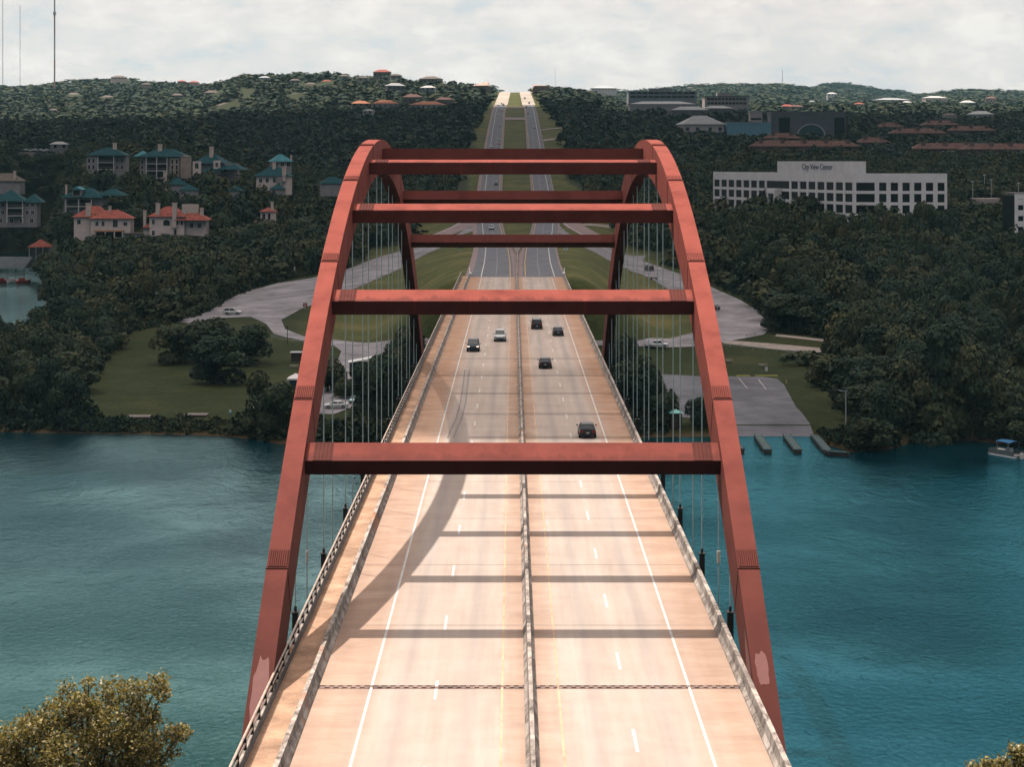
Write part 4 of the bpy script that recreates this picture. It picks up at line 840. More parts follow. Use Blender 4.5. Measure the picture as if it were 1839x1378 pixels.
t = place(1345, 243, Z, 0, 'warehouse', 'long blank wall painted pale teal left of the grey museum', 'warehouse'); MB().box(-17, 0, -6, 17.2, 18, 9.8).build('wall', mat('pale_teal_wall', (0.22, 0.42, 0.50), .7, var=.06, scale=.3), t); MB().box(-17.3, -.3, 9.803, 17.5, 18, 10.3).build('roof', M_ROOFG, t); prot(1306, 216, 1384, 240, Z)
t = place(1358, 222, 1560, 0, 'stair_tower', 'square pink stair tower behind the pale teal wall', 'tower'); MB().box(-5, 0, -6, 5, 9, 9.5).build('wall', M_CREAM, t); MB().box(-4.2, -.08, 3.0, 4.2, -.01, 4.6).build('window', M_GLASS, t); MB().box(-5.4, -.4, 9.503, 5.4, 9.4, 10.4).build('roof', M_ROOFG, t); prot(1345, 203, 1372, 224, 1560)
t = place(1264, 236, Z, 0.15, 'hall', 'cream hall under a big pale grey hip roof, left of the teal wall', 'hall'); MB().box(-16, 0, -6, 16, 22, 5.6).build('wall', M_CREAM, t)
for x in (-13, -5, 5, 13): win(t, x, .6, 2.6, 2.6)
hip(-16, 0, 16, 22, 5.603, 7.0, 1.4).build('roof', M_ROOFG, t); prot(1222, 207, 1306, 234, Z)
for (px, py, Z_, w, d, h, rh, mw, mr, lab) in (
    (1190, 192, 1900, 64, 26, 3, 3.0, M_CREAM, M_ROOFG, 'long low building with a white roof, left of the hall with the big hip roof'),
    (1190, 178, 2150, 76, 22, 8, 0, M_ROOFG, M_ROOFG, 'flat-roofed grey office range with ribbon windows on the right skyline'),
    (1305, 190, 1950, 44, 22, 9, 0, M_CREAM, M_BROWN, 'brown two-tier office block beside the flat-roofed grey range'),
    (1240, 203, 1780, 34, 18, 3, 3.4, M_GREYW, M_ROOFG, 'grey gabled shed roof between the long white roof and the hall'),
    (1290, 200, 1800, 28, 16, 3.0, 2.6, M_GREYW, M_ROOFG, 'low grey-roofed building just behind the hall')):
    t = place(px, py, Z_, 0.03, 'commercial_building', lab, 'building'); MB().box(-w / 2, 0, -8, w / 2, d, h).build('wall', mw, t)
    if rh: hip(-w / 2, 0, w / 2, d, h + .003, rh, 1.0).build('roof', mr, t)
    else:
        for q in range(2):
            MB().box(-w / 2 + 2, -.08, 1.6 + q * 4.2, w / 2 - 2, -.01, 3.8 + q * 4.2).build('window', M_GLASS, t)
            for j in range(12): MB().box(-w / 2 + 2 + (w - 4) * j / 11 - .35, -.2, 1.5 + q * 4.2, -w / 2 + 2 + (w - 4) * j / 11 + .35, -.085, 3.9 + q * 4.2).build('mullion', mw, t)
        MB().box(-w / 2 - .4, -.4, h + .003, w / 2 + .4, d + .4, h + .9).build('roof', mr, t); MB().box(-w * .2, 5, h + .903, w * .15, 14, h + 4.5).build('plant_room', mw, t)
    prot(px - w / 2 / Z_ * F, py - (h + rh) / Z_ * F, px + w / 2 / Z_ * F, py - 1, Z_)
# rows of brown-tiled apartments on the right
rowsA = [(1445, 278, 1180, 66, 'brown-tiled apartment row directly behind the office rooftop wall'), (1570, 270, 1290, 22, 'short brown-tiled apartment block between two longer rows, centre right'), (1405, 262, 1300, 24, 'small brown-tiled apartment block below the grey museum'),
         (1700, 283, 1150, 40, 'brown-tiled apartment row with a white gable end, above the car park lamps'), (1800, 284, 1140, 46, 'brown-tiled apartment row running off the right edge of the view'), (1650, 252, 1400, 40, 'brown-tiled apartment row uphill, second row back on the right'),
         (1745, 247, 1440, 34, 'brown-tiled apartment row uphill near the right edge, in the top tier'), (1600, 240, 1480, 20, 'small brown-tiled block at the left end of the top tier'), (1690, 236, 1520, 28, 'farthest brown-tiled roof of the apartments on the right')]
for px, py, Z_, w, lab in rowsA:
    t = place(px, py, Z_, (-.06 if px % 2 else .05), 'apartment_block', lab, 'apartment block', 'brown-tiled apartments on the right hillside')
    MB().box(-w / 2, 0, -5, w / 2, 11, 5.2).build('wall', mat('dim_brick', (0.15, 0.10, 0.09), .9, var=.2, scale=.4), t)
    hip(-w / 2, -.5, w / 2, 11, 5.203, 3.6, .8).build('roof', M_REDD, t)
    n = int(w / 14) + 1
    for j in range(n):
        x = -w / 2 + (j + .5) * w / n; MB().box(x - 1.2, 2, 5.5, x + 1.2, 4.2, 9.6).build('chimney', mat('dim_brick'), t)
        MB().box(x - 3, -2, -4, x + 3, -.003, 4.2).build('bay', mat('dim_brick'), t); win(t, x, .6, 2.4, 1.6, -2.0)
    if 'white gable' in lab: MB().box(-w / 2 + 17, -2.2, -.5, -w / 2 + 24, -.003, 4.0).build('gable_wall', M_TRIM, t)
    prot(px - w / 2 / Z_ * F, py - 9 / Z_ * F, px + w / 2 / Z_ * F, py - 5.5 / Z_ * F, Z_)
# distant houses scattered over the hills
FAR = [  # x, y(base), distance, width, height, wall, roof, label
 (130, 178, 2900, 20, 7, M_TANW, M_BROWN, 'three-storey tan house alone on the left far hill'), (190, 181, 2700, 18, 5, M_CREAM, M_BROWN, 'low cream house with a bright roof left on the far slope'), (262, 163, 2950, 14, 10, M_TANW, M_BROWN, 'tall narrow tan house high on the left slope'),
 (214, 142, 3200, 26, 3, M_CREAM, M_BROWN, 'wide flat mansion on the very top of the left hill'), (348, 155, 2850, 14, 6, M_CREAM, M_RED, 'cream house with a reddish roof on the left skyline saddle'), (326, 152, 2900, 12, 5, M_TANW, M_RED, 'small reddish-roofed house left of the skyline saddle'),
 (382, 173, 2500, 20, 5, M_CREAM, M_BROWN, 'broad cream house in the middle of the left slope'), (405, 194, 2200, 22, 3, M_CREAM, M_BROWN, 'long low cream roof lowest on the left slope'), (444, 178, 2400, 12, 4, M_CREAM, M_BROWN, 'small bright cream house beside a tall tree mid slope'),
 (474, 146, 2550, 14, 5, M_TRIM, M_ROOFG, 'white house with grey roof near the ridge'), (530, 151, 2500, 14, 5, M_CREAM, M_BROWN, 'cream house just under the ridge, left of a brown one'), (556, 158, 2450, 14, 5, M_TANW, M_BROWN, 'brown tan house under the ridge crest'),
 (588, 152, 2500, 15, 4, M_CREAM, M_RED, 'house with a small red roof under the ridge crest'), (532, 176, 2300, 16, 4, M_TANW, M_BROWN, 'brown hip-roofed house halfway down the ridge'), (318, 176, 2650, 16, 4, M_TANW, M_BROWN, 'tan house among bright trees on the left mid slope'),
 (616, 142, 2480, 12, 4, M_CREAM, M_BROWN, 'tiny cream house on the ridge left of the summit homes'), (686, 136, 2450, 22, 5, M_TANW, M_RED, 'large tan home on the summit of the ridge'), (652, 145, 2420, 12, 4, M_CREAM, M_BROWN, 'cream home below the summit, left side'),
 (712, 141, 2420, 14, 4, M_CREAM, M_BROWN, 'cream home below the summit, right side'), (770, 147, 2400, 26, 4, M_TANW, M_BROWN, 'long brown-roofed home on the right shoulder of the ridge'), (712, 160, 2150, 20, 4, M_GREYW, M_ROOFG, 'grey flat home on the slope above the orange roofs'),
 (768, 162, 2150, 16, 3, M_TRIM, M_TRIM, 'small bright white roof above the orange-roofed buildings'), (741, 183, 1950, 20, 5, M_TANW, M_REDD, 'dark brown roof between two orange roofs'), (95, 202, 2300, 10, 3, M_CREAM, M_BROWN, 'small pale roof at the lower left of the far slope'),
 (648, 191, 1900, 18, 3, M_TANW, M_ORG, 'leftmost orange-tiled roof left of the highway'), (692, 193, 1880, 26, 4, M_CREAM, M_ORG, 'middle orange-tiled roof left of the highway'), (765, 195, 1850, 32, 4, M_CREAM, M_ORG, 'widest orange-tiled roof left of the highway'), (800, 188, 1900, 16, 5, M_TANW, M_REDD, 'brown-tiled roof right beside the widest orange roof'),
 (1605, 181, 3300, 58, 2, M_TRIM, M_ROOFG, 'long white-roofed building in the sunny valley on the right'), (1682, 182, 3200, 36, 6, M_CREAM, M_TRIM, 'large mansion with a white hip roof in the sunny valley'), (1630, 187, 3100, 14, 3, M_TRIM, M_TRIM, 'small white shed below the long white-roofed building'),
 (1495, 172, 3700, 18, 4, M_TRIM, M_TRIM, 'small bright white house at the foot of the blue hill'), (1458, 185, 3400, 10, 3, M_TRIM, M_ROOFG, 'tiny white house in the woods left of the sunny valley'), (1780, 183, 3150, 18, 6, M_TANW, M_REDD, 'red-brown house in the sunny valley near the right edge'),
 (1706, 216, 1900, 14, 5, M_CREAM, M_BROWN, 'peaked cream house in the dark woods on the right'), (1760, 212, 1950, 26, 4, M_CREAM, M_ROOFG, 'pale-roofed long house in the dark woods near the right edge'), (1740, 186, 3120, 22, 2, M_TRIM, M_TRIM, 'pair-wide flat white roof right of the mansion'),
 (1545, 190, 2900, 14, 3, M_CREAM, M_RED, 'small reddish roof below the foot of the blue hill'), (1415, 196, 2500, 16, 4, M_CREAM, M_RED, 'orange-brown roof just above the museum'), (1432, 197, 2450, 16, 4, M_TANW, M_REDD, 'round-hipped brown roof behind the museum'), (1085, 162, 3400, 44, 4, M_TRIM, M_TRIM, 'long white building low on the skyline right of the highway'),
 (107, 268, 1150, 10, 3, M_GREYW, M_TRIM, 'white flat-roofed lodge above a parking lot on the left'), (1240, 160, 4300, 14, 3, M_TRIM, M_BROWN, 'small house on the far green hill'), (660, 205, 1700, 9, 3, M_CREAM, M_ROOFG, 'lone pale roof deep in the dark woods left of the highway')]
for px, py, Z_, w, h, mw, mr, lab in FAR:
    t = place(px, py, Z_, ((px * 37) % 11 - 5) * .06, 'house', lab, 'house', 'houses scattered over the far hills'); d = w * .6
    MB().box(-w / 2, 0, -9, w / 2, d, h).build('wall', mw, t)
    hip(-w / 2, 0, w / 2, d, h + .003, min(3.4, max(1.6, w * .16)), .8).build('roof', mr, t)
    for j in range(max(2, int(w / 5))): x = -w / 2 + (j + .5) * w / max(2, int(w / 5)); MB().box(x - .8, -.06, .8, x + .8, -.01, min(h - .4, 2.6)).build('window', M_GLASS, t)
    prot(px - w / 2 / Z_ * F - 1, py - (h + w * .16) / Z_ * F, px + w / 2 / Z_ * F + 1, py - h * .5 / Z_ * F, Z_)
# pale rock faces of the road cut
M_ROCK = mat('limestone_cut', (0.42, 0.25, 0.17), .95, col2=(0.62, 0.46, 0.36), scale=.12, bump=.8, bscale=.5)
for (x, y, Z_, w, h, lab) in ((886, 160, 2330, 9, 12, 'orange limestone face left of the highway crest'), (953, 160, 2330, 6, 10, 'narrow orange limestone face right of the highway crest')):
    p = P(x, y, Z_); mb = MB(); rr = random.Random(x); rings = []; h0 = h * .8
    for i in range(7):
        yy = p.y - 90 + i * 30; sg = -1 if x < 920 else 1; h = h0 * min(1, .12 + i * .22)
        rings.append([(p.x + sg * rr.uniform(0, 3), yy, p.z - 6), (p.x + sg * (2 + rr.uniform(0, 3)), yy, p.z + h * rr.uniform(.4, .6)), (p.x + sg * (w * .6 + rr.uniform(0, 2)), yy, p.z + h * rr.uniform(.8, 1.1)), (p.x + sg * (w + 14), yy, p.z + h * .7), (p.x + sg * (w + 14), yy, p.z - 6)])
    tag(mb.loft(rings).build('rock_face', M_ROCK), lab, 'rock face')
# masts on the skyline
M_MAST = mat('mast_red', (0.55, 0.32, 0.28), .6); M_MASTW = mat('mast_pale', (0.62, 0.58, 0.57), .6)
for x, yb, Z_, top, r, lab in ((98, 150, 3000, 330, 1.3, 'thick red and white guyed radio mast on the left'), (5, 150, 3600, 360, .6, 'faint thin radio mast at the left edge'), (36, 150, 3700, 150, .5, 'shortest faint radio mast between two taller ones'), (997, 152, 4200, 40, .3, 'small distant mast right of the highway'), (1405, 152, 5200, 40, .7, 'tiny distant mast above the green hill')):
    p = P(x, yb, Z_); t = empty('radio_mast', p, 0, lab, 'mast', 'radio masts on the skyline'); n = 9
    for i in range(n): MB().tube((0, 0, top * i / n - (8 if i == 0 else 0)), (0, 0, top * (i + 1) / n), r, n=6).build('mast_section', M_MAST if i % 2 == 0 else M_MASTW, t)
    if x == 98:
        for z in (.33, .62, .84): MB().tube((0, 0, top * z - 2.5), (0, 0, top * z + 2.5), r * 1.9, n=8).build('antenna', M_MASTW, t)
# ---------------------------------------------------------------- vehicles
M_TYRE = mat('tyre', (0.015, 0.015, 0.016), .9); M_HUB = mat('hub', (0.35, 0.35, 0.36), .35, .8)
M_CGL = mat('car_glass', (0.012, 0.015, 0.018), .06, spec=.7); M_TAIL = mat('tail_lamp', (0.35, 0.01, 0.012), .3); M_HEAD = mat('head_lamp', (0.75, 0.74, 0.70), .2)
M_LIT = mat('head_lamp_lit', (0.9, 0.85, 0.75), .2, emit=((1, .82, .6), 1.6)); M_PLATE = mat('plate', (0.6, 0.6, 0.58), .5); M_TRIMB = mat('black_trim', (0.02, 0.02, 0.022), .6)
def paint(name, c, metal=.3): return mat('paint_' + name, c, .28, metal, spec=.6)
def car(kind, pt, lit=False):
    """forward is +y; origin on the road under the centre"""
    t = empty('car')
    if kind == 'sedan': L, Wd, hb, hr, prof, gh = 4.7, 1.82, .92, 1.44, [(-2.35, .55, .80), (-2.28, .36, .98), (-1.55, .30, 1.02), (-.6, .28, .98), (.9, .28, .96), (1.25, .28, .93), (2.1, .30, .80), (2.32, .36, .66), (2.36, .42, .55)], [(-1.75, .99), (-1.05, 1.40), (.25, 1.44), (1.25, .95)]
    elif kind == 'suv': L, Wd, hb, hr, prof, gh = 4.9, 1.95, 1.1, 1.80, [(-2.45, .55, 1.0), (-2.40, .38, 1.12), (-1.5, .34, 1.14), (.9, .34, 1.12), (1.3, .34, 1.10), (2.2, .36, 1.0), (2.42, .42, .86), (2.46, .48, .6)], [(-2.36, 1.12), (-2.12, 1.74), (.45, 1.80), (1.25, 1.11)]
    elif kind == 'pickup': L, Wd, hb, hr, prof, gh = 5.8, 1.98, 1.1, 1.85, [(-2.9, .6, 1.05), (-2.86, .42, 1.16), (-.8, .40, 1.16), (1.5, .40, 1.14), (2.7, .42, 1.02), (2.88, .48, .8), (2.9, .5, .6)], [(-1.0, 1.15), (-.8, 1.80), (.7, 1.85), (1.5, 1.13)]
    body = MB(); rings = []
    for y, zl, zh in prof:
        k = 1 - .10 * max(0, (abs(y) - 1.6)) ; w = Wd / 2 * k
        rings.append([(-w * .93, y, zl), (-w, y, zl + (zh - zl) * .35), (-w * .985, y, zl + (zh - zl) * .75), (-w * .88, y, zh), (w * .88, y, zh), (w * .985, y, zl + (zh - zl) * .75), (w, y, zl + (zh - zl) * .35), (w * .93, y, zl)])
    body.loft(rings); bo = body.build('body', pt, t, smooth=False, bevel=.02)
    (a, za), (b, zb), (c, zc), (d, zd) = gh; wl, wt = Wd / 2 * .87, Wd / 2 * .66
    if kind != 'sedan': wt = Wd / 2 * .76
    g = MB(); g.loft([[(-wl, a, za - .03), (-wt, b, zb - .05), (wt, b, zb - .05), (wl, a, za - .03)], [(-wl, d, zd - .03), (-wt, c, zc - .05), (wt, c, zc - .05), (wl, d, zd - .03)]]); g.build('window_glass', M_CGL, t)
    r = MB(); r.loft([[(-wt - .02, b - .03, zb - .06), (-wt + .1, b, zb), (wt - .1, b, zb), (wt + .02, b - .03, zb - .06)], [(-wt - .02, c + .03, zc - .06), (-wt + .1, c, zc), (wt - .1, c, zc), (wt + .02, c + .03, zc - .06)]])
    ro = r.build('roof', pt, t)
    pl = MB()
    for s in (-1, 1):
        for (y0, z0), (y1, z1) in (((a, za), (b, zb - .03)), ((d, zd), (c, zc - .03)), (((a + d) / 2 - .1, (za + zd) / 2), ((b + c) / 2, (zb + zc) / 2 - .03))): pl.tube((s * wl, y0, z0 - .02), (s * wt, y1, z1 - .02), .045, n=5)
    pl.build('pillar', pt, t)
    wr = .34 if kind == 'sedan' else .39
    for y in (-L * .30, L * .31):
        for s in (-1, 1):
            wmb = MB(); wmb.tube((s * (Wd / 2 - .24), y, wr), (s * (Wd / 2 + .01), y, wr), wr, n=14); wo_ = wmb.build('wheel', M_TYRE, t); MB().tube((s * (Wd / 2 - .02), y, wr), (s * (Wd / 2 + .02), y, wr), wr * .58, n=10).build('rim', M_HUB, wo_)
    yb, yf = prof[0][0], prof[-1][0]; zt = prof[1][2]
    for s in (-1, 1):
        MB().cbox((s * Wd * .36, yb - .005, zt - .22), (.34, .10, .16 if kind == 'sedan' else .34)).build('tail_light', M_TAIL, t)
        MB().cbox((s * Wd * .36, yf - .02, .70 if kind == 'sedan' else .86), (.36, .12, .15)).build('headlight', M_LIT if lit else M_HEAD, t)
        MB().cbox((s * (Wd / 2 + .10), d - .35, zd + .08), (.2, .12, .13)).build('mirror', pt, t)
    MB().cbox((0, yb - .03, .62), (.34, .03, .16)).build('licence_plate', M_PLATE, t); MB().box(-Wd * .30, yf - .06, .50, Wd * .30, yf + .03, .66).build('grille', M_TRIMB, t)
    MB().box(-Wd * .44, yb - .06, .34, Wd * .44, yb + .1, .50).build('bumper', M_TRIMB, t)
    if kind == 'pickup': MB().box(-.82, -2.75, 1.161, .82, -1.05, 1.175).build('truck_bed', M_TRIMB, t)
    if kind == 'suv':
        rr_ = MB()
        for s in (-1, 1): rr_.tube((s * wt * .9, b + .1, zb + .07), (s * wt * .9, c - .2, zc + .07), .03, n=5)
        rr_.build('roof_rack', M_TRIMB, t)
    return t
PT = {'black': paint('black', (0.012, 0.013, 0.016)), 'navy': paint('navy', (0.015, 0.03, 0.045)), 'teal': paint('teal', (0.03, 0.10, 0.12)), 'white': paint('white', (0.66, 0.66, 0.64), 0), 'silver': paint('silver', (0.36, 0.38, 0.40), .6), 'red': paint('red', (0.28, 0.03, 0.03)), 'grey': paint('grey', (0.10, 0.11, 0.12)), 'aqua': paint('aqua', (0.25, 0.48, 0.48), 0)}
PROTO = {}
def getcar(kind, col, lit=False):
    k = (kind, col, lit)
    if k in PROTO: return copy_tree(PROTO[k])
    PROTO[k] = car(kind, PT[col], lit); return PROTO[k]
def place_car(kind, col, X, Y, Zz, rz, label, group=None, lit=False, name='car', cat='car', pitch=0.0):
    t = getcar(kind, col, lit); t.name = name; t.location = (X, Y, Zz); t.rotation_euler = (pitch, 0, rz); 
    for k in ('group',):
        if k in t: del t[k]
    tag(t, label, cat, group); return t
PI = math.pi
def deckcar(kind, col, px, py, away, label, lit=False, cat='car', name='car'):
    Y = F * CAMZ / (py - HY); place_car(kind, col, (px - CX) * Y / F, Y, .004, 0 if away else PI, label, 'traffic on the bridge deck', lit, name, cat)
deckcar('sedan', 'black', 1054, 783, True, 'black sedan nearest the camera, heading away in the right lane')
deckcar('sedan', 'black', 979, 660, True, 'black sedan in the inner lane left of the dashes, second car heading away')
deckcar('sedan', 'navy', 1002, 602, True, 'dark sedan farthest to the right on the bridge, beside another dark car')
deckcar('suv', 'black', 964, 590, True, 'dark hatchback farthest along the bridge, next to the median barrier', name='hatchback')
deckcar('suv', 'navy', 850, 630, False, 'dark oncoming off-roader with its headlights lit, in the outer left lane', True, 'off-roader', 'off_roader')
deckcar('suv', 'white', 898, 612, False, 'white oncoming off-roader in the inner left lane', False, 'off-roader', 'off_roader')
HW = [  # px, side(-1 oncoming), Y, lane offset, kind, colour, label
 (-1, 668, -1.9, 'sedan', 'navy', 'dark car just past the bridge end, heading toward the bridge'), (-1, 795, -.2, 'suv', 'white', 'white car with pinkish tint framed between the second and third crossbeams'),
 (-1, 1010, 1.8, 'suv', 'teal', 'teal car seen between the first pair of crossbeams, oncoming'), (1, 1095, -1.8, 'suv', 'black', 'dark van seen between the upper crossbeams, heading away'),
 (-1, 1300, 1.6, 'sedan', 'red', 'reddish car just above the topmost crossbeam, lower of a pair'), (-1, 1345, 1.8, 'sedan', 'white', 'pale car just above the topmost crossbeam, upper of a pair'), (-1, 1262, -3.0, 'sedan', 'white', 'white car closest above the topmost crossbeam at the outer edge'),
 (-1, 1540, 1.8, 'sedan', 'white', 'lone white oncoming car halfway up the hill'), (1, 1500, 1.9, 'sedan', 'silver', 'lone silver car halfway up the hill, heading away'), (-1, 1720, -1.6, 'sedan', 'white', 'white oncoming car below the crossover'),
 (-1, 1800, 2.0, 'sedan', 'red', 'red car turning beside the median crossover'), (-1, 1835, -1.7, 'suv', 'silver', 'silver oncoming car beside the median crossover'), (-1, 1870, 1.0, 'sedan', 'white', 'white oncoming car above the median crossover'),
 (1, 1750, -1.8, 'sedan', 'white', 'white car in the inner lane near the crossover, heading away'), (1, 1900, -2.2, 'sedan', 'red', 'dark red car near the crest, heading away'), (1, 1990, 1.7, 'suv', 'grey', 'grey car just before the pale crest section, outer lane'),
 (-1, 1930, -3.4, 'sedan', 'navy', 'outermost of the dark cars bunched below the crest'), (-1, 1945, 1.6, 'suv', 'black', 'innermost of the dark cars bunched below the crest'), (-1, 1975, -.6, 'sedan', 'grey', 'uppermost of the dark cars bunched below the crest'), (1, 2130, -1.4, 'suv', 'black', 'dark car crossing the pale road of the crest')]
for sd, Y, off, kind, colr, lab in HW:
    xc = float((roadL if sd < 0 else roadRt)(Y)) + off; sl_ = (float(roadE(Y + 4)) - float(roadE(Y - 4))) / 8
    place_car(kind, colr, xc, Y, float(roadE(Y)) + .13 * (Y > 1955) + .06, PI if sd < 0 else 0, lab, 'traffic on the highway beyond the bridge', pitch=-math.atan(sl_) if sd < 0 else math.atan(sl_))
def gcar(kind, col, px, py, rz, lab, cat='car', name='car', **k):
    p = G(px, py); return place_car(kind, col, p.x, p.y, p.z + .16, rz, lab, name=name, cat=cat, **k)
gcar('suv', 'white', 418, 566, -PI / 2 - .12, 'white off-roader parked side-on on the wide road above the lawn tree', 'off-roader', 'off_roader')
gcar('pickup', 'white', 1180, 626, -PI / 2 - .03, 'white pickup with a cap parked side-on behind the right hangers', 'pickup', 'pickup_truck')
gcar('suv', 'black', 1165, 487, .35, 'dark van towing a trailer on the right-hand slip road', 'van', 'van')
gcar('sedan', 'grey', 1283, 557, .3, 'dark car on the loop road, half hidden by the right arch rib')
gcar('sedan', 'white', 603, 735, PI / 2 + .1, 'white car parked under the trees beside the left hangers'); gcar('sedan', 'aqua', 641, 725, PI * .9, 'pale green car parked near the bridge under the left trees')
gcar('suv', 'black', 1843, 560, 1.2, 'x') if False else None
for i in range(9):
    p = P(47 + i * 6.2 + (i % 3) * 1.5, 271 + (i % 2) * 1.2, 1165 - (i % 3) * 6); place_car('sedan', 'white', p.x, p.y, p.z, .4 * (i % 3), 'one of the white cars in the small lot beside the flat-roofed lodge', 'white cars in the lodge lot')
p = P(74, 273, 1162); tag(MB().box(-12, -9, -5, 12, 9, -.02).build('car_park_deck', mat('car_park_concrete', (0.40, 0.33, 0.31), .9, var=.1, scale=.3)), 'small pale lot with white cars on the left hillside', 'car park').location = p; prot(44, 264, 104, 272, 1150)
# trailer behind the van
p = G(1172, 503); t = empty('boat_trailer', (p.x, p.y, p.z + .15), .5, 'empty black boat trailer hitched behind the dark van', 'trailer')
fr = MB()
for x in (-.7, .7): fr.tube((x, -2.4, .55), (x, 1.2, .55), .07, n=6); fr.tube((x, 1.2, .55), (0, 3.0, .55), .07, n=6)
for y in (-2.4, -1, .4): fr.tube((-.7, y, .55), (.7, y, .55), .06, n=6)
fr.build('frame', M_TRIMB, t)
for s in (-1, 1): MB().tube((s * .8, -.8, .32), (s * 1.0, -.8, .32), .32, n=12).build('wheel', M_TYRE, t); MB().box(s * .9 - .14, -1.3, .66, s * .9 + .14, -.3, .72).build('fender', M_TRIMB, t)
# truck with trailer stopped on the verge far up the road
# ---------------------------------------------------------------- small things
M_POLE = mat('pale_pole', (0.50, 0.52, 0.52), .5, .3); M_WOODD = mat('dark_timber', (0.06, 0.045, 0.035), .9, var=.3, scale=2); M_TEALP = mat('teal_panel', (0.03, 0.19, 0.20), .6)
M_GREENR = mat('green_metal', (0.03, 0.16, 0.14), .5); M_WHT = mat('white_panel', (0.66, 0.65, 0.63), .6); M_YELP = mat('yellow_paint', (0.55, 0.50, 0.14), .7)
p = G(1519, 770); t = empty('lamp_post', p, 0, 'tall pale lamp post with two arms on the grass beside the boat launch', 'lamp post')
MB().tube((0, 0, 0), (0, 0, 7.0), .11, .07, n=10).build('pole', M_POLE, t)
for s in (-1, 1): MB().tube((0, 0, 6.6), (s * (1.5 if s < 0 else .4), 0, 6.9), .05, n=6).build('arm', M_POLE, t)
MB().box(-2.0, -.18, 6.85, -1.3, .18, 7.0).build('lamp_head', M_TRIMB, t); MB().box(-.2, -.2, 7.01, .25, .2, 7.2).build('lamp_head', M_TRIMB, t)
for x, y, h, Z_, lab in ((1747, 352, 5.8, 800, 'left lamp post of the office car park'), (1780, 347, 5.6, 810, 'middle lamp post of the office car park'), (1829, 352, 5.2, 790, 'right lamp post rising behind the cut-off office block'), (1768, 330, 4.0, 900, 'faint lamp post farther back behind the car park'), (1565, 303, 0, 760, None)):
    if not lab: continue
    p = P(x, y, Z_); t = empty('lamp_post', p, 0, lab, 'lamp post', 'lamp posts of the office car park'); MB().tube((0, 0, -3), (0, 0, h), .13, n=8).build('pole', M_POLE, t); MB().box(-.55, -.3, h + .002, .55, .3, h + .28).build('lamp_head', M_WHT, t); prot(x - 3, y - 24, x + 3, y - 3, Z_)
p = P(1762, 356, 800); tag(MB().prism([(-9, -8), (7, -9), (10, 8), (-6, 9)], -6, 0).build('car_park_deck', mat('car_park_concrete', (0.40, 0.33, 0.31), .9, var=.1, scale=.3)), 'pale open car park deck under the lamp posts', 'car park').location = p; prot(1742, 345, 1784, 362, 790)
p = G(516, 618); t = empty('lamp_post', p, 0, 'short dark lamp post at the bend of the left park road', 'lamp post'); MB().tube((0, 0, 0), (0, 0, 4.0), .08, n=8).build('pole', M_TRIMB, t); MB().tube((0, 0, 4.0), (0, 0, 4.4), .28, .16, n=10).build('lamp_head', M_TRIMB, t)
# small signs
def sign(px, py, h, w, hh, m, lab, name='sign', rz=0, grp=None, letters=False):
    p = G(px, py); t = empty(name, p, rz, lab, 'sign', grp); MB().tube((0, 0.03, -.2), (0, 0.03, h + hh), .05, n=6).build('post', M_POLE, t); MB().box(-w / 2, -.05, h, w / 2, -.023, h + hh).build('panel', m, t)
    if letters:
        for k in range(3): MB().box(-w * .36, -.058, h + hh * (.25 + .22 * k), w * (.36 - .1 * (k % 2)), -.052, h + hh * (.33 + .22 * k)).build('lettering', M_WHT if m is not M_WHT else M_TRIMB, t)
    return t
sign(548, 556, .7, 1.2, 1.1, mat('sign_red', (0.30, 0.03, 0.045), .6), 'dark red sign with white lettering at the corner of the grass island', letters=True)
sign(484, 502, .8, .9, .8, M_WHT, 'leftmost small white sign along the upper park road'); sign(498, 499, .7, .5, 1.2, M_WHT, 'narrow white marker between two signs on the upper park road'); sign(529, 490, .8, .5, 1.3, M_WHT, 'rightmost white marker on the upper park road, by the wood')
sign(827, 455, 1.6, 1.7, 1.7, mat('sign_green', (0.10, 0.22, 0.19), .6), 'pair-height green road sign on the left verge past the bridge', 'road_sign'); sign(1016, 456, 1.2, 1.3, 1.7, M_WHT, 'white road sign on the right verge past the bridge', 'road_sign', letters=True)
sign(1805, 652, .5, 1.9, 3.2, M_WHT, 'white notice board beside the path at the right edge of the view', letters=True)
sign(1412, 690, .2, .3, .7, M_YELP, 'small yellow marker post at the corner of the launch pavement', 'marker_post')
# picnic tables
for px, py, lab in ((1370, 660, 'picnic table beside the white bin on the right lawn'), (1308, 652, 'picnic table close to the right arch rib'), (528, 662, 'picnic table left of the left arch rib, near the shed')):
    p = G(px, py); t = empty('picnic_table', p, .2, lab, 'picnic table', 'picnic tables on the lawns'); MB().box(-.95, -.4, .72, .95, .4, .78).build('table_top', M_PATH, t)
    for s in (-1, 1): MB().box(-.95, s * .75 - .13, .42, .95, s * .75 + .13, .47).build('bench', M_PATH, t); MB().box(s * .6 - .05, -.7, 0, s * .6 + .05, .7, .08).build('leg', M_TRIMB, t); MB().box(s * .6 - .05, -.05, .081, s * .6 + .05, .05, .719).build('leg', M_TRIMB, t)
p = G(1371, 664); t = empty('litter_bin', p + Vector((.3, -3, 0)), 0, 'white litter bin in front of the picnic table on the right lawn', 'bin'); MB().tube((0, 0, 0), (0, 0, .95), .32, n=12).build('body', M_WHT, t); MB().tube((0, 0, .951), (0, 0, 1.1), .34, .2, n=12).build('lid', M_TRIMB, t)
# kerb stones painted yellow
for px, w in ((1376, 5), (1335, 3)): 
    p = G(px, 676); tag(MB().box(-w / 2, -.15, 0, w / 2, .15, .22).build('parking_kerb', M_YELP), 'long yellow kerb stop on the grass edge above the launch' if w == 5 else 'short yellow kerb stop on the grass edge above the launch', 'kerb stop').location = p
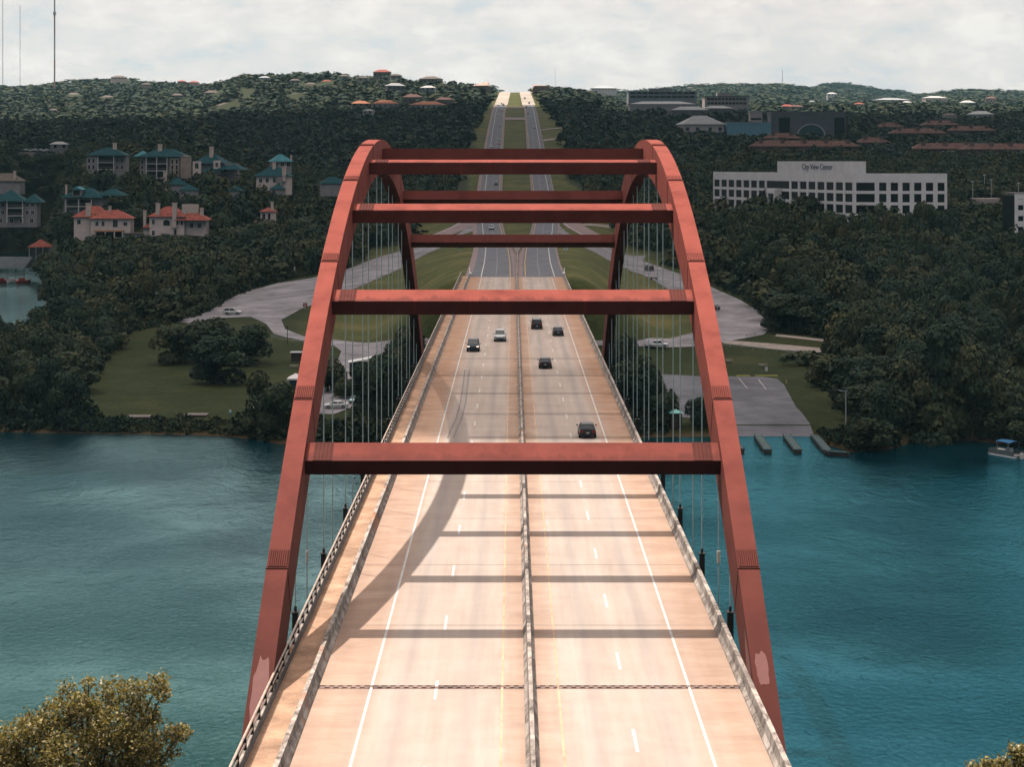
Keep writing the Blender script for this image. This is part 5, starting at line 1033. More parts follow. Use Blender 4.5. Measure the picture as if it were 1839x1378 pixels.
# kiosk, shed, tent, hut
p = G(1213, 768); t = empty('kiosk', p, .1, 'dark timber kiosk with a teal roof at the lower edge of the launch pavement', 'kiosk'); MB().box(-1.0, -1, 0, 1.0, 1, 2.7).build('wall', M_WOODD, t); hip(-1.0, -1, 1.0, 1, 2.703, .6, .35).build('roof', mat('teal_light_roof', (0.16, 0.42, 0.38), .5), t); MB().box(.2, -1.03, .02, .9, -1.005, 2.0).build('door', M_TRIMB, t)
p = G(650, 672); t = empty('park_shelter', p, .15, 'small park shelter with a white sloping roof and orange vending box, behind the left hangers', 'shelter'); MB().box(-2.6, 0, 0, 1.8, 3, 2.5).build('wall', M_WOODD, t)
MB().add([(-3, -.8, 2.5), (2.4, -.8, 3.4), (2.4, 3.4, 3.4), (-3, 3.4, 2.5), (-3, -.8, 2.7), (2.4, -.8, 3.6), (2.4, 3.4, 3.6), (-3, 3.4, 2.7)], [(0, 3, 2, 1), (4, 5, 6, 7), (0, 1, 5, 4), (1, 2, 6, 5), (2, 3, 7, 6), (3, 0, 4, 7)]).build('roof', M_WHT, t)
MB().box(-1.4, -.3, 0, -.6, -.003, 1.9).build('vending_box', mat('orange_box', (.5, .17, .07)), t); MB().box(.4, -.12, .5, 1.5, -.003, 2.2).build('notice_frame', M_WHT, t); prot(630, 640, 670, 676, p.y)
p = G(535, 650); t = empty('shed', p, 0, 'dark flat shed with a pale roof edge between the lawn tree and the left rib', 'shed'); MB().box(-1.6, 0, 0, 1.6, 2.4, 2.0).build('wall', M_TEALP if False else M_WOODD, t); MB().box(-1.9, -.3, 2.003, 1.9, 2.7, 2.2).build('roof', M_ROOFG, t); prot(522, 625, 548, 650, p.y)
p = G(531, 697); t = empty('canopy_tent', p, 0, 'canopy tent with a white pointed roof beside the left arch rib', 'tent')
MB().add([(-1.7, -1.7, 2.1), (1.7, -1.7, 2.1), (1.7, 1.7, 2.1), (-1.7, 1.7, 2.1), (0, 0, 3.1), (-1.7, -1.7, 1.8), (1.7, -1.7, 1.8), (1.7, 1.7, 1.8), (-1.7, 1.7, 1.8)], [(0, 1, 4), (1, 2, 4), (2, 3, 4), (3, 0, 4), (0, 5, 6, 1), (1, 6, 7, 2), (2, 7, 8, 3), (3, 8, 5, 0)]).build('canopy', M_WHT, t)
for x in (-1.6, 1.6):
    for y in (-1.6, 1.6): MB().tube((x, y, 0), (x, y, 2.1), .04, n=6).build('leg', M_POLE, t)
MB().box(-1.2, -1.0, 0, 1.2, 1.0, 1.5).build('side_wall', mat('tent_teal', (.05, .14, .16)), t); prot(515, 676, 550, 698, p.y)
# fences
def fence(pts, h, lab, step=3.0, rail=M_POLE):
    w = [G(*q) for q in pts]; t = empty('fence', w[0], 0, lab, 'fence'); o = w[0]; fr = MB(); n = 0
    for a, b in zip(w[:-1], w[1:]):
        L = (b - a).length; k = max(1, int(L / step))
        for i in range(k): q = a.lerp(b, i / k); q.z = float(E(q.x, q.y)); q -= o; MB().tube((q.x, q.y, -.2 + q.z), (q.x, q.y, q.z + h), .05, n=6).build('post', rail, t)
        for z in (h * .5, h * .95): fr.tube(tuple(a - o + Vector((0, 0, z))), tuple(b - o + Vector((0, 0, z))), .035, n=5)
    fr.build('rail', rail, t)
fence([(488, 610), (545, 618), (595, 628)], 1.1, 'low wire fence curving along the grass below the left park road'); fence([(1290, 622), (1395, 632), (1500, 645)], 1.1, 'thin post fence below the footpath right of the bridge')
fence([(1340, 606), (1386, 600), (1400, 604)], .8, 'short dark fence around the bend planting of the right loop road', rail=M_TRIMB)
# launch piers, quay, launch ramp edge
def pier(A, B, w, lab, grp=None, top=.75):
    a, b = Vector((A[0], A[1])), Vector((B[0], B[1])); L = (b - a).length; ang = math.atan2((b - a).y, (b - a).x); t = empty('launch_pier', (a.x, a.y, WL), ang, lab, 'pier', grp)
    MB().box(0, -w / 2, top - .25, L, w / 2, top).build('deck', mat('pier_deck', (0.05, 0.085, 0.085), .8, var=.3, scale=1), t); MB().box(0, -w / 2 + .1, -.5, L, w / 2 - .1, top - .252).build('fender_board', M_WOODD, t)
    for x in np.arange(.5, L, 3.0):
        for s in (-1, 1): MB().tube((x, s * (w / 2 - .1), -3), (x, s * (w / 2 - .1), top + .15), .10, n=6).build('pile', M_WOODD, t)
def W0(px, py): Yp = F * (CAMZ - (WL + .75)) / (py - HY); return ((px - CX) * Yp / F, Yp)
for a, b, lab in (((1306, 781), (1330, 806), 'launch pier closest to the right arch rib, half hidden behind it'), ((1361, 781), (1379, 807), 'second launch pier from the right arch rib'), ((1413, 781), (1433, 807), 'third launch pier from the right arch rib'), ((1463, 781), (1487, 809), 'launch pier ending at the quay wall, beside the grass')):
    pier(W0(*a), W0(*b), 1.5, lab, 'boat launch piers')
a, b = W0(1486, 810), W0(1525, 812); pier(a, b, 1.0, 'low timber quay wall along the grass right of the launch piers')
for px, py, lab in ((250, 750, 'left weathered landing deck on the shore below the lawn'), (352, 747, 'right weathered landing deck on the shore below the lawn')):
    p = G(px, py); t = empty('landing_deck', p, 0, lab, 'landing deck', 'landing decks below the lawn'); MB().box(-2.2, -1.6, .15, 2.2, 1.6, .3).build('deck', mat('weathered_boards', (0.16, 0.13, 0.12), .9, var=.2, scale=2), t); MB().box(-2.0, -1.4, -1, 2.0, 1.4, .149).build('base', M_WOODD, t)
# pontoon boat
M_ALU = mat('boat_panel', (.13, .15, .15), .5, .2)
p = W0(1808, 812); t = empty('pontoon_boat', (p[0], p[1], WL), .55, 'pontoon boat with a blue canopy moored under the trees at the right edge', 'boat')
for s in (-1, 1): MB().tube((s * .95, -3.2, .05), (s * .95, 2.7, .05), .36, n=12).tube((s * .95, 2.7, .05), (s * .95, 3.5, .2), .36, .05, n=12).build('pontoon', mat('aluminium', (.5, .5, .5), .3, .8), t)
MB().box(-1.25, -3.1, .42, 1.25, 3.1, .52).build('deck', M_GREYW, t)
for s in (-1, 1): MB().box(s * 1.2 - .04, -2.8, .521, s * 1.2 + .04, 3.0, 1.15).build('fence_panel', M_ALU, t)
MB().box(-1.19, 2.92, .521, 1.19, 3.0, 1.15).build('fence_panel', M_ALU, t); MB().box(.2, -.6, .521, .9, .2, 1.4).build('helm_console', M_WHT, t)
for s in (-1, 1): MB().box(s * .8 - .3, 1.0, .521, s * .8 + .3, 2.8, .95).build('seat', M_WHT, t)
cn = MB(); rings = []
for y in (-1.9, -1.0, .2, 1.3): rings.append([(x, y, 2.55 + .28 * math.cos(x * 1.1) - .03 * (y + .3) ** 2) for x in (-1.3, -.65, 0, .65, 1.3)])
for r in list(rings): pass
cn.loft(rings, closed=False, cap=False); cn.loft([[(x, y, z - .05) for x, y, z in r] for r in rings], closed=False, cap=False); cn.build('canopy', mat('blue_canvas', (0.015, 0.11, 0.24), .8), t)
for s in (-1, 1):
    for y in (-1.8, 1.2): MB().tube((s * 1.22, y * .5, .6), (s * 1.25, y, 2.62), .03, n=6).build('canopy_frame', M_POLE, t)
MB().box(-.25, -3.7, -.3, .25, -3.1, .95).build('outboard_motor', M_WHT, t, bevel=.06)
p = W0(1560, 772); 
# canoe upturned near the trees
p = G(1553, 733); t = empty('canoe', p + Vector((0, 0, .25)), .5, 'upturned teal canoe on the grass beside the shoreline bush', 'canoe')
h = MB(); h.loft([[(-w_, y_, -.2), (-w_ * .8, y_, h_), (w_ * .8, y_, h_), (w_, y_, -.2)] for y_, w_, h_ in ((-2.3, .05, .0), (-1.2, .38, .2), (0, .45, .25), (1.2, .38, .2), (2.3, .05, .0))]); h.build('hull', M_TEALP, t)
# ---------------------------------------------------------------- people
def person(px, py, lab, shirt, legs, rz=0.0, bend=0.25, h=1.72):
    p = G(px, py); t = empty('person', p, rz, lab, 'person'); k = h / 1.72
    me = bpy.data.meshes.new('body')
    J = {'pel': (0, 0, .95), 'ab': (0, .02 + bend * .15, 1.12), 'ch': (0, .05 + bend * .4, 1.36), 'nk': (0, .06 + bend * .6, 1.50), 'hd': (0, .08 + bend * .75, 1.62), 'hd2': (0, .08 + bend * .8, 1.70),
         'lh': (-.10, 0, .92), 'lk': (-.12, .06, .50), 'la': (-.13, -.02, .08), 'lt': (-.13, .14, .04), 'rh': (.10, 0, .92), 'rk': (.13, -.02, .50), 'ra': (.15, -.08, .08), 'rt': (.15, .08, .04),
         'ls': (-.20, .06 + bend * .45, 1.40), 'le': (-.28, .12 + bend * .4, 1.13), 'lw': (-.24, .30 + bend * .3, .98), 'lf': (-.23, .38 + bend * .3, .95), 'rs': (.20, .06 + bend * .45, 1.40), 're': (.28, .08 + bend * .4, 1.13), 'rw': (.25, .26 + bend * .3, .95), 'rf': (.24, .33 + bend * .3, .91)}
    RAD = {'pel': .15, 'ab': .135, 'ch': .16, 'nk': .055, 'hd': .095, 'hd2': .08, 'lh': .10, 'lk': .065, 'la': .045, 'lt': .04, 'rh': .10, 'rk': .065, 'ra': .045, 'rt': .04, 'ls': .06, 'le': .045, 'lw': .03, 'lf': .035, 'rs': .06, 're': .045, 'rw': .03, 'rf': .035}
    K = list(J); ed = [('pel', 'ab'), ('ab', 'ch'), ('ch', 'nk'), ('nk', 'hd'), ('hd', 'hd2'), ('pel', 'lh'), ('lh', 'lk'), ('lk', 'la'), ('la', 'lt'), ('pel', 'rh'), ('rh', 'rk'), ('rk', 'ra'), ('ra', 'rt'), ('ch', 'ls'), ('ls', 'le'), ('le', 'lw'), ('lw', 'lf'), ('ch', 'rs'), ('rs', 're'), ('re', 'rw'), ('rw', 'rf')]
    me.from_pydata([tuple(c * k for c in J[q]) for q in K], [(K.index(a), K.index(b)) for a, b in ed], [])
    o = bpy.data.objects.new('body', me); COL.objects.link(o); o.parent = t
    md = o.modifiers.new('skin', 'SKIN'); 
    for i, q in enumerate(K): me.skin_vertices[0].data[i].radius = (RAD[q] * k, RAD[q] * k * .85); me.skin_vertices[0].data[i].use_root = q == 'pel'
    o.modifiers.new('sub', 'SUBSURF').levels = 1; o.modifiers['sub'].render_levels = 1
    m = bpy.data.materials.new('figure'); m.use_nodes = True; tr = m.node_tree; b = tr.nodes['Principled BSDF']; tc = N(tr, 'ShaderNodeTexCoord'); sp = N(tr, 'ShaderNodeSeparateXYZ'); tr.links.new(tc.outputs['Object'], sp.inputs[0])
    c = ramp(tr, [(0.0, (0.02, .02, .02)), (.05, legs), (.545, shirt), (.835, (0.45, .26, .19))], mth(tr, 'DIVIDE', sp.outputs[2], 1.75 * k), 'CONSTANT'); tr.links.new(c.outputs[0], b.inputs['Base Color']); b.inputs['Roughness'].default_value = .85; me.materials.append(m)
    MB().ball((0, (.075 + bend * .8) * k, 1.70 * k), (.105 * k, .11 * k, .085 * k)).build('hair', mat('hair', (.03, .02, .015), .8), t, smooth=True)
person(414, 751, 'person in a pale blue shirt standing on the lawn by the shore', (.30, .48, .55), (.06, .16, .22), .4)
person(455, 742, 'person in white bent over among the bushes left of the arch rib', (.6, .6, .6), (.07, .07, .08), -1.0, .8)
# ---------------------------------------------------------------- trees
def crown_mat():
    m = bpy.data.materials.new('foliage'); m.use_nodes = True; t = m.node_tree; b = t.nodes['Principled BSDF']
    at = N(t, 'ShaderNodeAttribute', attribute_name='tint'); oi = N(t, 'ShaderNodeObjectInfo')
    f = mth(t, 'ADD', mth(t, 'MULTIPLY', at.outputs['Fac'], .75), mth(t, 'MULTIPLY', oi.outputs['Random'], .25))
    c = ramp(t, [(0.05, (0.013, 0.030, 0.026)), (0.4, (0.027, 0.048, 0.031)), (0.62, (0.050, 0.066, 0.034)), (0.85, (0.082, 0.082, 0.036)), (0.97, (0.13, 0.088, 0.038))], f)
    g = N(t, 'ShaderNodeNewGeometry'); n = N(t, 'ShaderNodeTexNoise', i_Scale=.035, i_Detail=5.0); t.links.new(g.outputs['Position'], n.inputs['Vector'])
    k = ramp(t, [(.35, (.68, .82, .90)), (.65, (1.38, 1.18, .98))], n.outputs[0])
    c2 = mixc(t, 1.0, c.outputs[0], k.outputs[0], 'MULTIPLY'); c2 = mixc(t, 1.0, c2, (0.78, 0.80, 0.80), 'MULTIPLY')
    t.links.new(c2, b.inputs['Base Color']); b.inputs['Roughness'].default_value = .75; b.inputs['Specular IOR Level'].default_value = .15
    return m
M_LEAF = crown_mat(); M_BARK = mat('bark', (0.07, 0.055, 0.045), .95, var=.3, scale=2)
M_LEAFG = bpy.data.materials.new('golden_foliage'); M_LEAFG.use_nodes = True
_t = M_LEAFG.node_tree; _b = _t.nodes['Principled BSDF']; _a = N(_t, 'ShaderNodeAttribute', attribute_name='tint')
_c = ramp(_t, [(0.0, (0.07, 0.07, 0.02)), (0.35, (0.25, 0.20, 0.045)), (0.65, (0.50, 0.37, 0.10)), (1.0, (0.82, 0.70, 0.46))], _a.outputs['Fac']); _t.links.new(_c.outputs[0], _b.inputs['Base Color']); _b.inputs['Roughness'].default_value = .5
_tl = _t.nodes.new('ShaderNodeBsdfTranslucent'); _t.links.new(_c.outputs[0], _tl.inputs[0]); _ms = _t.nodes.new('ShaderNodeMixShader'); _ms.inputs[0].default_value = .45; _t.links.new(_b.outputs[0], _ms.inputs[1]); _t.links.new(_tl.outputs[0], _ms.inputs[2]); _t.links.new(_ms.outputs[0], _t.nodes['Material Output'].inputs[0])
M_LEAFR = mat('reddish_foliage', (0.055, 0.016, 0.015), .8, var=.4, scale=1.5)
def cards(rs, cen, siz, n_, tint, aspect=.75, nrm=None):
    """n_ leaf-cluster quads at points cen with half-size siz, random tilt"""
    a = rs.normal(size=(n_, 3)); a /= np.linalg.norm(a, axis=1, keepdims=True); h = rs.normal(size=(n_, 3))
    if nrm is not None:
        nn = nrm + rs.normal(size=(n_, 3)) * .42 + np.array([0, 0, .25]); a = np.cross(nn, h); a /= np.linalg.norm(a, axis=1, keepdims=True); h = nn
    b_ = np.cross(a, h); b_ /= np.linalg.norm(b_, axis=1, keepdims=True)
    s = siz[:, None]; q = np.stack([cen - a * s - b_ * s * aspect, cen + a * s * .8 - b_ * s * aspect * 1.1, cen + a * s + b_ * s * aspect, cen - a * s * .9 + b_ * s * aspect * .9], 1)
    q += rs.normal(size=q.shape) * s[:, None] * .18
    return q
def crown_arr(seed, n, shape='round', leaf=.3, lobes=14, skew=1.0):
    """unit crown: radius about 1, z 0..about 1.5; returns quads (n,4,3) and tint"""
    rs = np.random.RandomState(seed); C = []; Rr = []
    for i in range(lobes):
        t = rs.uniform(0, 2 * np.pi)
        if shape == 'round': z = rs.uniform(.32, 1.15); r = rs.uniform(.15, .68) * (1 - .45 * max(0, z - .7) / .45)
        elif shape == 'tall': z = rs.uniform(.25, 1.9); r = rs.uniform(0, .42) * (1.15 - .42 * z)
        elif shape == 'low': z = rs.uniform(.2, .6); r = rs.uniform(.1, .8)
        else: z = rs.uniform(.2, 1.35); r = rs.uniform(.1, .6)
        C.append((r * np.cos(t), r * np.sin(t), z)); Rr.append(rs.uniform(.26, .46) * (1.0 if shape != 'tall' else .72))
    C = np.array(C); Rr = np.array(Rr); li = rs.randint(0, lobes, n); d = rs.normal(size=(n, 3)); d /= np.linalg.norm(d, axis=1, keepdims=True); d[:, 2] = np.where(d[:, 2] < -.5, -d[:, 2], d[:, 2])
    rad = Rr[li] * rs.uniform(.62, 1.08, n) ** .6
    cen = C[li] + d * rad[:, None] * np.array([1, 1, .85]); siz = leaf * rs.uniform(.55, 1.15, n)
    lt = rs.uniform(0, 1, lobes); tint = np.clip(lt[li] * .45 + rs.uniform(0, .5, n) , 0, 1)
    return cards(rs, cen, siz, n, tint, nrm=d), tint, C, Rr
def core_arr(C, Rr, k=.78):
    """dense inner twig-and-leaf mass inside each lobe: rough octahedra"""
    o = np.array([(1, 0, 0), (0, 1, 0), (-1, 0, 0), (0, -1, 0), (0, 0, 1), (0, 0, -1)], float); q = []
    for c, r in zip(C, Rr):
        v = c + o * r * k
        for i in range(4): q.append([v[i], v[(i + 1) % 4], v[4], v[4]]); q.append([v[(i + 1) % 4], v[i], v[5], v[5]])
    return np.array(q)
def quads_to_mesh(name, q, tint, m, parent=None):
    n = len(q); me = bpy.data.meshes.new(name); V = q.reshape(-1, 3); me.vertices.add(n * 4); me.vertices.foreach_set('co', V.astype(np.float32).ravel())
    me.loops.add(n * 4); me.loops.foreach_set('vertex_index', np.arange(n * 4, dtype=np.int32)); me.polygons.add(n); me.polygons.foreach_set('loop_start', np.arange(0, n * 4, 4, dtype=np.int32))
    me.materials.append(m); me.update(calc_edges=True); a = me.attributes.new('tint', 'FLOAT', 'FACE'); a.data.foreach_set('value', tint.astype(np.float32)); return me
SHAPES = [('round', 14), ('round', 18), ('tall', 16), ('round', 11), ('bushy', 15), ('low', 14)]
HI = []; MID = []; LO = []
for i, (sh, lb) in enumerate(SHAPES):
    q, tn, C, Rr = crown_arr(100 + i, 4600, sh, .046, lb); k = core_arr(C, Rr); tk = np.full(len(k), .05)
    me = bpy.data.meshes.new('crown')
    HI.append(quads_to_mesh('crown', q, tn, M_LEAF))
    # trunk with limbs reaching into the lobes
    tb = MB(); tb.tube((0, 0, -.25), (0.02, 0, .45), .075, .05, n=8)
    for c in C[:8]: tb.tube((0.02, 0, .35), tuple(c), .030, .010, n=5, cap=False)
    tm = tb.build('trunk', M_BARK); HI[-1] = (HI[-1], tm.data); bpy.data.objects.remove(tm)
    q, tn, C, Rr = crown_arr(200 + i, 420, sh, .112, lb); MID.append((q, tn))
    q, tn, C, Rr = crown_arr(300 + i, 130, sh, .20, max(7, lb - 5)); LO.append((q, tn))
def shp_h(i): return 1.9 if SHAPES[i][0] == 'tall' else (1.0 if SHAPES[i][0] == 'low' else 1.5)
TREE_N = [0]
def tree(X, Y, zb, r, h, vi, rot, label, group=None, name='tree', cat='tree', m=None):
    """r crown radius, h total height"""
    t = empty(name, (X, Y, zb), rot, label, cat, group); me, tr = HI[vi]
    if m is not None: me = me.copy(); me.materials.clear(); me.materials.append(m)
    sc = (r, r, h / (shp_h(vi)))
    for nm, d in (('crown', me), ('trunk', tr)):
        o = bpy.data.objects.new(nm, d); COL.objects.link(o); o.parent = t; o.scale = sc; o.location.z = (-.11 * h if nm == 'crown' else 0)
    return t
def tree_at(px, py, r, h, vi, label, rot=0.0, **k):
    p = G(px, py); return tree(p.x, p.y, p.z, r, h, vi, rot, label, **k)
# single trees one can point to
SPEC = [
 (312, 652, 7.8, 9.5, 4, 'left broad tree of the clump in the middle of the lawn'), (392, 690, 8.6, 10.8, 4, 'dark front tree of the clump in the middle of the lawn'), (442, 655, 8.0, 11.5, 0, 'right spreading tree of the clump, with its trunk showing'), (372, 650, 8.6, 12.0, 1, 'rear tree of the clump in the middle of the lawn'),
 (478, 765, 5.2, 12.0, 0, 'slender tree on the bank between the lawn and the left arch rib'), (505, 778, 5.0, 9.5, 4, 'bushy tree at the water just left of the left arch rib'), (455, 776, 3.6, 5.0, 5, 'low bush at the water left of the slender bank tree'),
 (588, 705, 5.0, 8.0, 1, 'leafy tree over the parked white car, left of the hangers'), (622, 716, 3.2, 6.0, 3, 'small tree between the two parked cars'), (690, 745, 6.5, 14.0, 0, 'tall dark tree behind the left hangers, nearest the deck'), (664, 760, 5.6, 12.0, 4, 'dark tree behind the middle of the left hangers'), (712, 715, 6.0, 14.5, 3, 'dark tree squeezed between left hangers and walkway'), (735, 690, 5.6, 14, 1, 'far dark tree under the left edge of the deck'), (700, 690, 5.0, 11, 0, 'rear tree behind the left hangers beside the shelter'),
 (1140, 752, 6.4, 13.5, 1, 'big dark tree behind the right hangers beside the deck'), (1172, 742, 5.4, 11.0, 0, 'dark tree behind the right hangers next to the launch pavement'), (1118, 715, 5.6, 13.5, 4, 'dark tree pressed against the right edge of the deck'), (1186, 765, 3.6, 6.0, 4, 'small tree left of the timber kiosk'), (1262, 765, 3.4, 8.0, 3, 'sparse young tree just inside the right arch rib'), (1282, 768, 2.8, 7.6, 1, 'sparse young tree showing on both sides of the right arch rib'),
 (1565, 808, 5.2, 6.6, 1, 'round bush overhanging the water right of the quay wall'), (1540, 690, 5.6, 8.5, 4, 'tree at the edge of the right lawn below the footpath'), (1515, 655, 5.5, 8.5, 0, 'tree at the end of the right footpath'), (1500, 602, 3.0, 5.5, 0, 'small dark red-leaved tree above the right footpath'),
 (1596, 770, 6.4, 13.0, 3, 'tall leaning tree between the water bush and the great cypress'), (1690, 790, 9.5, 24.0, 2, 'great dark cypress towering over the right shore'), (1645, 775, 7.2, 16.0, 0, 'tree left of the great cypress on the right shore'), (1745, 790, 7.6, 17.5, 4, 'tree right of the great cypress on the right shore'), (1795, 775, 6.4, 11.0, 1, 'tree above the blue-canopied boat'), (1838, 790, 6.0, 10.0, 0, 'tree cut by the right edge just above the water'), (1625, 700, 7.4, 15.5, 1, 'tree behind the leaning tree on the right shore'), (1730, 700, 7.0, 17.0, 3, 'rear tree behind the great cypress'), (1668, 810, 4.0, 4.5, 5, 'low bush on the reddish bank under the great cypress'), (1455, 596, 1.6, 1.6, 5, 'low hedge bush on the right loop bend'), (1420, 595, 1.6, 1.4, 5, 'second low hedge bush on the right loop bend'),
]
PLACED = []
for i, (px, py, r, h, vi, lab) in enumerate(SPEC):
    tree_at(px, py, r, h, vi, lab, rot=i * 1.7, m=M_LEAFR if 'red-leaved' in lab else None); p = G(px, py); PLACED.append((p.x, p.y, r))
# the golden tree tops in the foreground, both rooted on the near bank
def fore_tree(loc, top, rad, seed, label, nl, leafsz, lobes):
    rs = np.random.RandomState(seed); t = empty('foreground_tree', loc, 0, label, 'tree'); H_ = top - loc[2]
    q, tn, C, Rr = [], [], [], []
    L = np.array(lobes, float)        # x, y, z, r relative to the crown top centre
    tb = MB(); base = (0, 0, -1.0); fork = (0, 0, H_ * .45); tb.tube(base, fork, .35, .26, n=10)
    for lx, ly, lz, lr in L: tb.tube(fork, (lx, ly, H_ + lz), .13, .03, n=6, cap=False)
    n = nl; li = rs.choice(len(L), n, p=(L[:, 3] ** 2) / (L[:, 3] ** 2).sum()); d = rs.normal(size=(n, 3)); d /= np.linalg.norm(d, axis=1, keepdims=True)
    rad_ = L[li, 3] * rs.uniform(.2, 1.0, n) ** .45
    # leaves gather in small sprays
    sp = rs.randint(0, 900, n); so_ = rs.normal(size=(900, 3)) * .12
    cen = np.stack([L[li, 0], L[li, 1], H_ + L[li, 2]], -1) + d * rad_[:, None] + so_[sp]
    tn = np.clip(rs.beta(1.6, 2.2, n) + rs.normal(size=900)[sp] * .12, 0, 1)
    q = cards(rs, cen, leafsz * rs.uniform(.5, 1.25, n), n, tn, .55)
    # twigs
    for i in range(160):
        a = rs.randint(len(L)); dd = rs.normal(size=3); dd /= np.linalg.norm(dd); e = L[a, :3] + dd * L[a, 3] * 1.02; tb.tube((L[a, 0], L[a, 1], H_ + L[a, 2]), (e[0], e[1], H_ + e[2]), .02, .006, n=4, cap=False)
    me = quads_to_mesh('crown', q, tn, M_LEAFG); o = bpy.data.objects.new('crown', me); COL.objects.link(o); o.parent = t; tb.build('trunk', M_BARK, t)
YF = 96.0; kf = YF / F
def Lb(px, py, r, dy=0): return ((px - 150) * kf, dy, -(py - 1210) * kf, r * kf)
lobL = [Lb(150, 1262, 26, -.4), Lb(120, 1240, 16), Lb(158, 1228, 12, .2), Lb(200, 1250, 28, .5), Lb(245, 1240, 24, -.3), Lb(280, 1234, 22, .4), Lb(292, 1246, 14), Lb(100, 1290, 34, .3), Lb(60, 1305, 30, -.5), Lb(18, 1330, 28, .2), Lb(150, 1300, 42, .8), Lb(205, 1300, 40, -.8), Lb(250, 1290, 34, .2), Lb(262, 1330, 38, -.6), Lb(305, 1325, 20, .3), Lb(328, 1316, 15, -.1), Lb(60, 1350, 50, .6), Lb(130, 1350, 52, -1), Lb(200, 1360, 50, .4), Lb(260, 1372, 40), Lb(310, 1352, 13), Lb(20, 1385, 40), Lb(-20, 1370, 50), Lb(100, 1420, 60), Lb(190, 1430, 60, .5), Lb(-60, 1400, 60), Lb(40, 1440, 60), Lb(270, 1420, 35), Lb(-40, 1350, 36), Lb(276, 1292, 14, .2)]
p = P(150, 1210, YF); fore_tree((p.x, YF, float(E(p.x, YF))), p.z, 1, 5, 'large golden-leaved treetop in the bottom left corner above the water', 38000, .078, lobL)
def Rb(px, py, r, dy=0): return ((px - 1800) * kf, dy, -(py - 1345) * kf, r * kf)
lobR = [Rb(1822, 1352, 12), Rb(1838, 1362, 18, .2), Rb(1800, 1378, 14, .3), Rb(1770, 1375, 10), Rb(1745, 1380, 11, -.2), Rb(1790, 1395, 26), Rb(1840, 1392, 34), Rb(1760, 1410, 30), Rb(1815, 1430, 45), Rb(1880, 1400, 50), Rb(1850, 1460, 60), Rb(1860, 1350, 20)]
p = P(1800, 1345, YF); fore_tree((p.x, YF, float(E(p.x, YF))), p.z, 1, 8, 'small golden treetop just showing in the bottom right corner', 16000, .078, lobR)
# ---- the woods: scatter, then the largest as trees, the rest as one mass
rs = np.random.RandomState(21)
cand = []
def ring(y0, y1, sp, umax=.30):
    y = y0
    while y < y1:
        hw = umax * y
        for x in np.arange(-hw, hw, sp): cand.append((x + rs.uniform(-.42, .42) * sp, y + rs.uniform(-.42, .42) * sp, sp))
        y += sp * .9
ring(338, 700, 8.6); ring(700, 1100, 9.0); ring(1100, 1800, 10.5, .29); ring(1800, 3000, 15, .29); ring(3000, 4400, 24, .29); ring(4400, 6300, 34, .28)
C_ = np.array(cand); X, Y, S = C_.T; e = E(X, Y); px = CX + F * X / Y; py = HY + F * (CAMZ - e) / Y
keep = (~inpoly(px, py, CLEAR)) & (~inpoly(px, py, LAWN2)) & (e > WL + .7)
keep &= ~((np.abs(X - .5 * (roadL(Y) + roadRt(Y))) < np.where(Y < 900, 30, np.where(Y < 1900, 33, 30))) & (Y > 480))
keep &= ~((Y < 500) & (np.abs(X) < 17))
# clearings between the crowns on the sunlit slopes
keep &= ~((Y > 1900) & (rs.uniform(size=len(X)) < .18))
for (x0, y0, r0) in PLACED: keep &= (X - x0) ** 2 + (Y - y0) ** 2 > (r0 * .7) ** 2
X, Y, S, e, px, py = (a[keep] for a in (X, Y, S, e, px, py)); n = len(X)
vi = rs.choice(6, n, p=[.27, .24, .07, .2, .17, .05]); r = S * rs.choice([.44, .56, .68, .9], n, p=[.25, .33, .27, .15]) * rs.uniform(.9, 1.1, n); hgt = np.where(Y < 700, rs.uniform(7, 11, n) + r * rs.uniform(.2, 1.0, n), rs.uniform(6.5, 12, n)); hgt = np.where(Y > 1800, rs.uniform(7, 12, n), hgt)
hgt *= np.where(SHAPES and (vi == 5), .55, 1.0)
edge = inpoly(px, py + 14, CLEAR) | inpoly(px + 14, py, CLEAR) | inpoly(px - 14, py, CLEAR); hgt = np.where(edge & (Y < 650), hgt * .72, hgt)
big = (px > 1240) & (Y > 480) & (Y < 640); hgt = np.where(big, hgt * 1.15, hgt); r = np.where(big, r * 1.25, r)
ok = np.ones(n, bool)
for (x0, y0, x1, y1, Zb) in PROT:
    rp = r * F / Y; top = HY + F * (CAMZ - e - hgt) / Y
    hit = (Y < Zb + 1) & (px + rp * .8 > x0) & (px - rp * .8 < x1) & (top < y1)
    tgt = y1 + rs.uniform(-3, 6, n); nh = CAMZ - (tgt - HY) * Y / F - e
    fill = (Y > Zb - 42) & (Y < Zb - 1) & (px > x0 - 2) & (px < x1 + 2) & (nh > 3.0) & (nh < 21); hgt = np.where(fill & ~hit, nh, hgt); r = np.where(fill & ~hit, np.maximum(r, nh * .36), r)
    hgt = np.where(hit, nh, hgt); ok &= ~(hit & (nh < 3.0)); r = np.where(hit & (nh < 6), np.minimum(r, nh * .7 + 1), r)
    ok &= ~((np.abs(px - (x0 + x1) / 2) < (x1 - x0) / 2 + 2) & (Y > Zb - 1) & (Y < Zb + 16))
X, Y, S, e, px, py, vi, r, hgt = (a[ok] for a in (X, Y, S, e, px, py, vi, r, hgt)); n = len(X)
inv = (np.abs(px - 919) < 950)
score = np.where(inv & (py - hgt * F / Y < 1380), hgt * r / Y ** 2, 0)
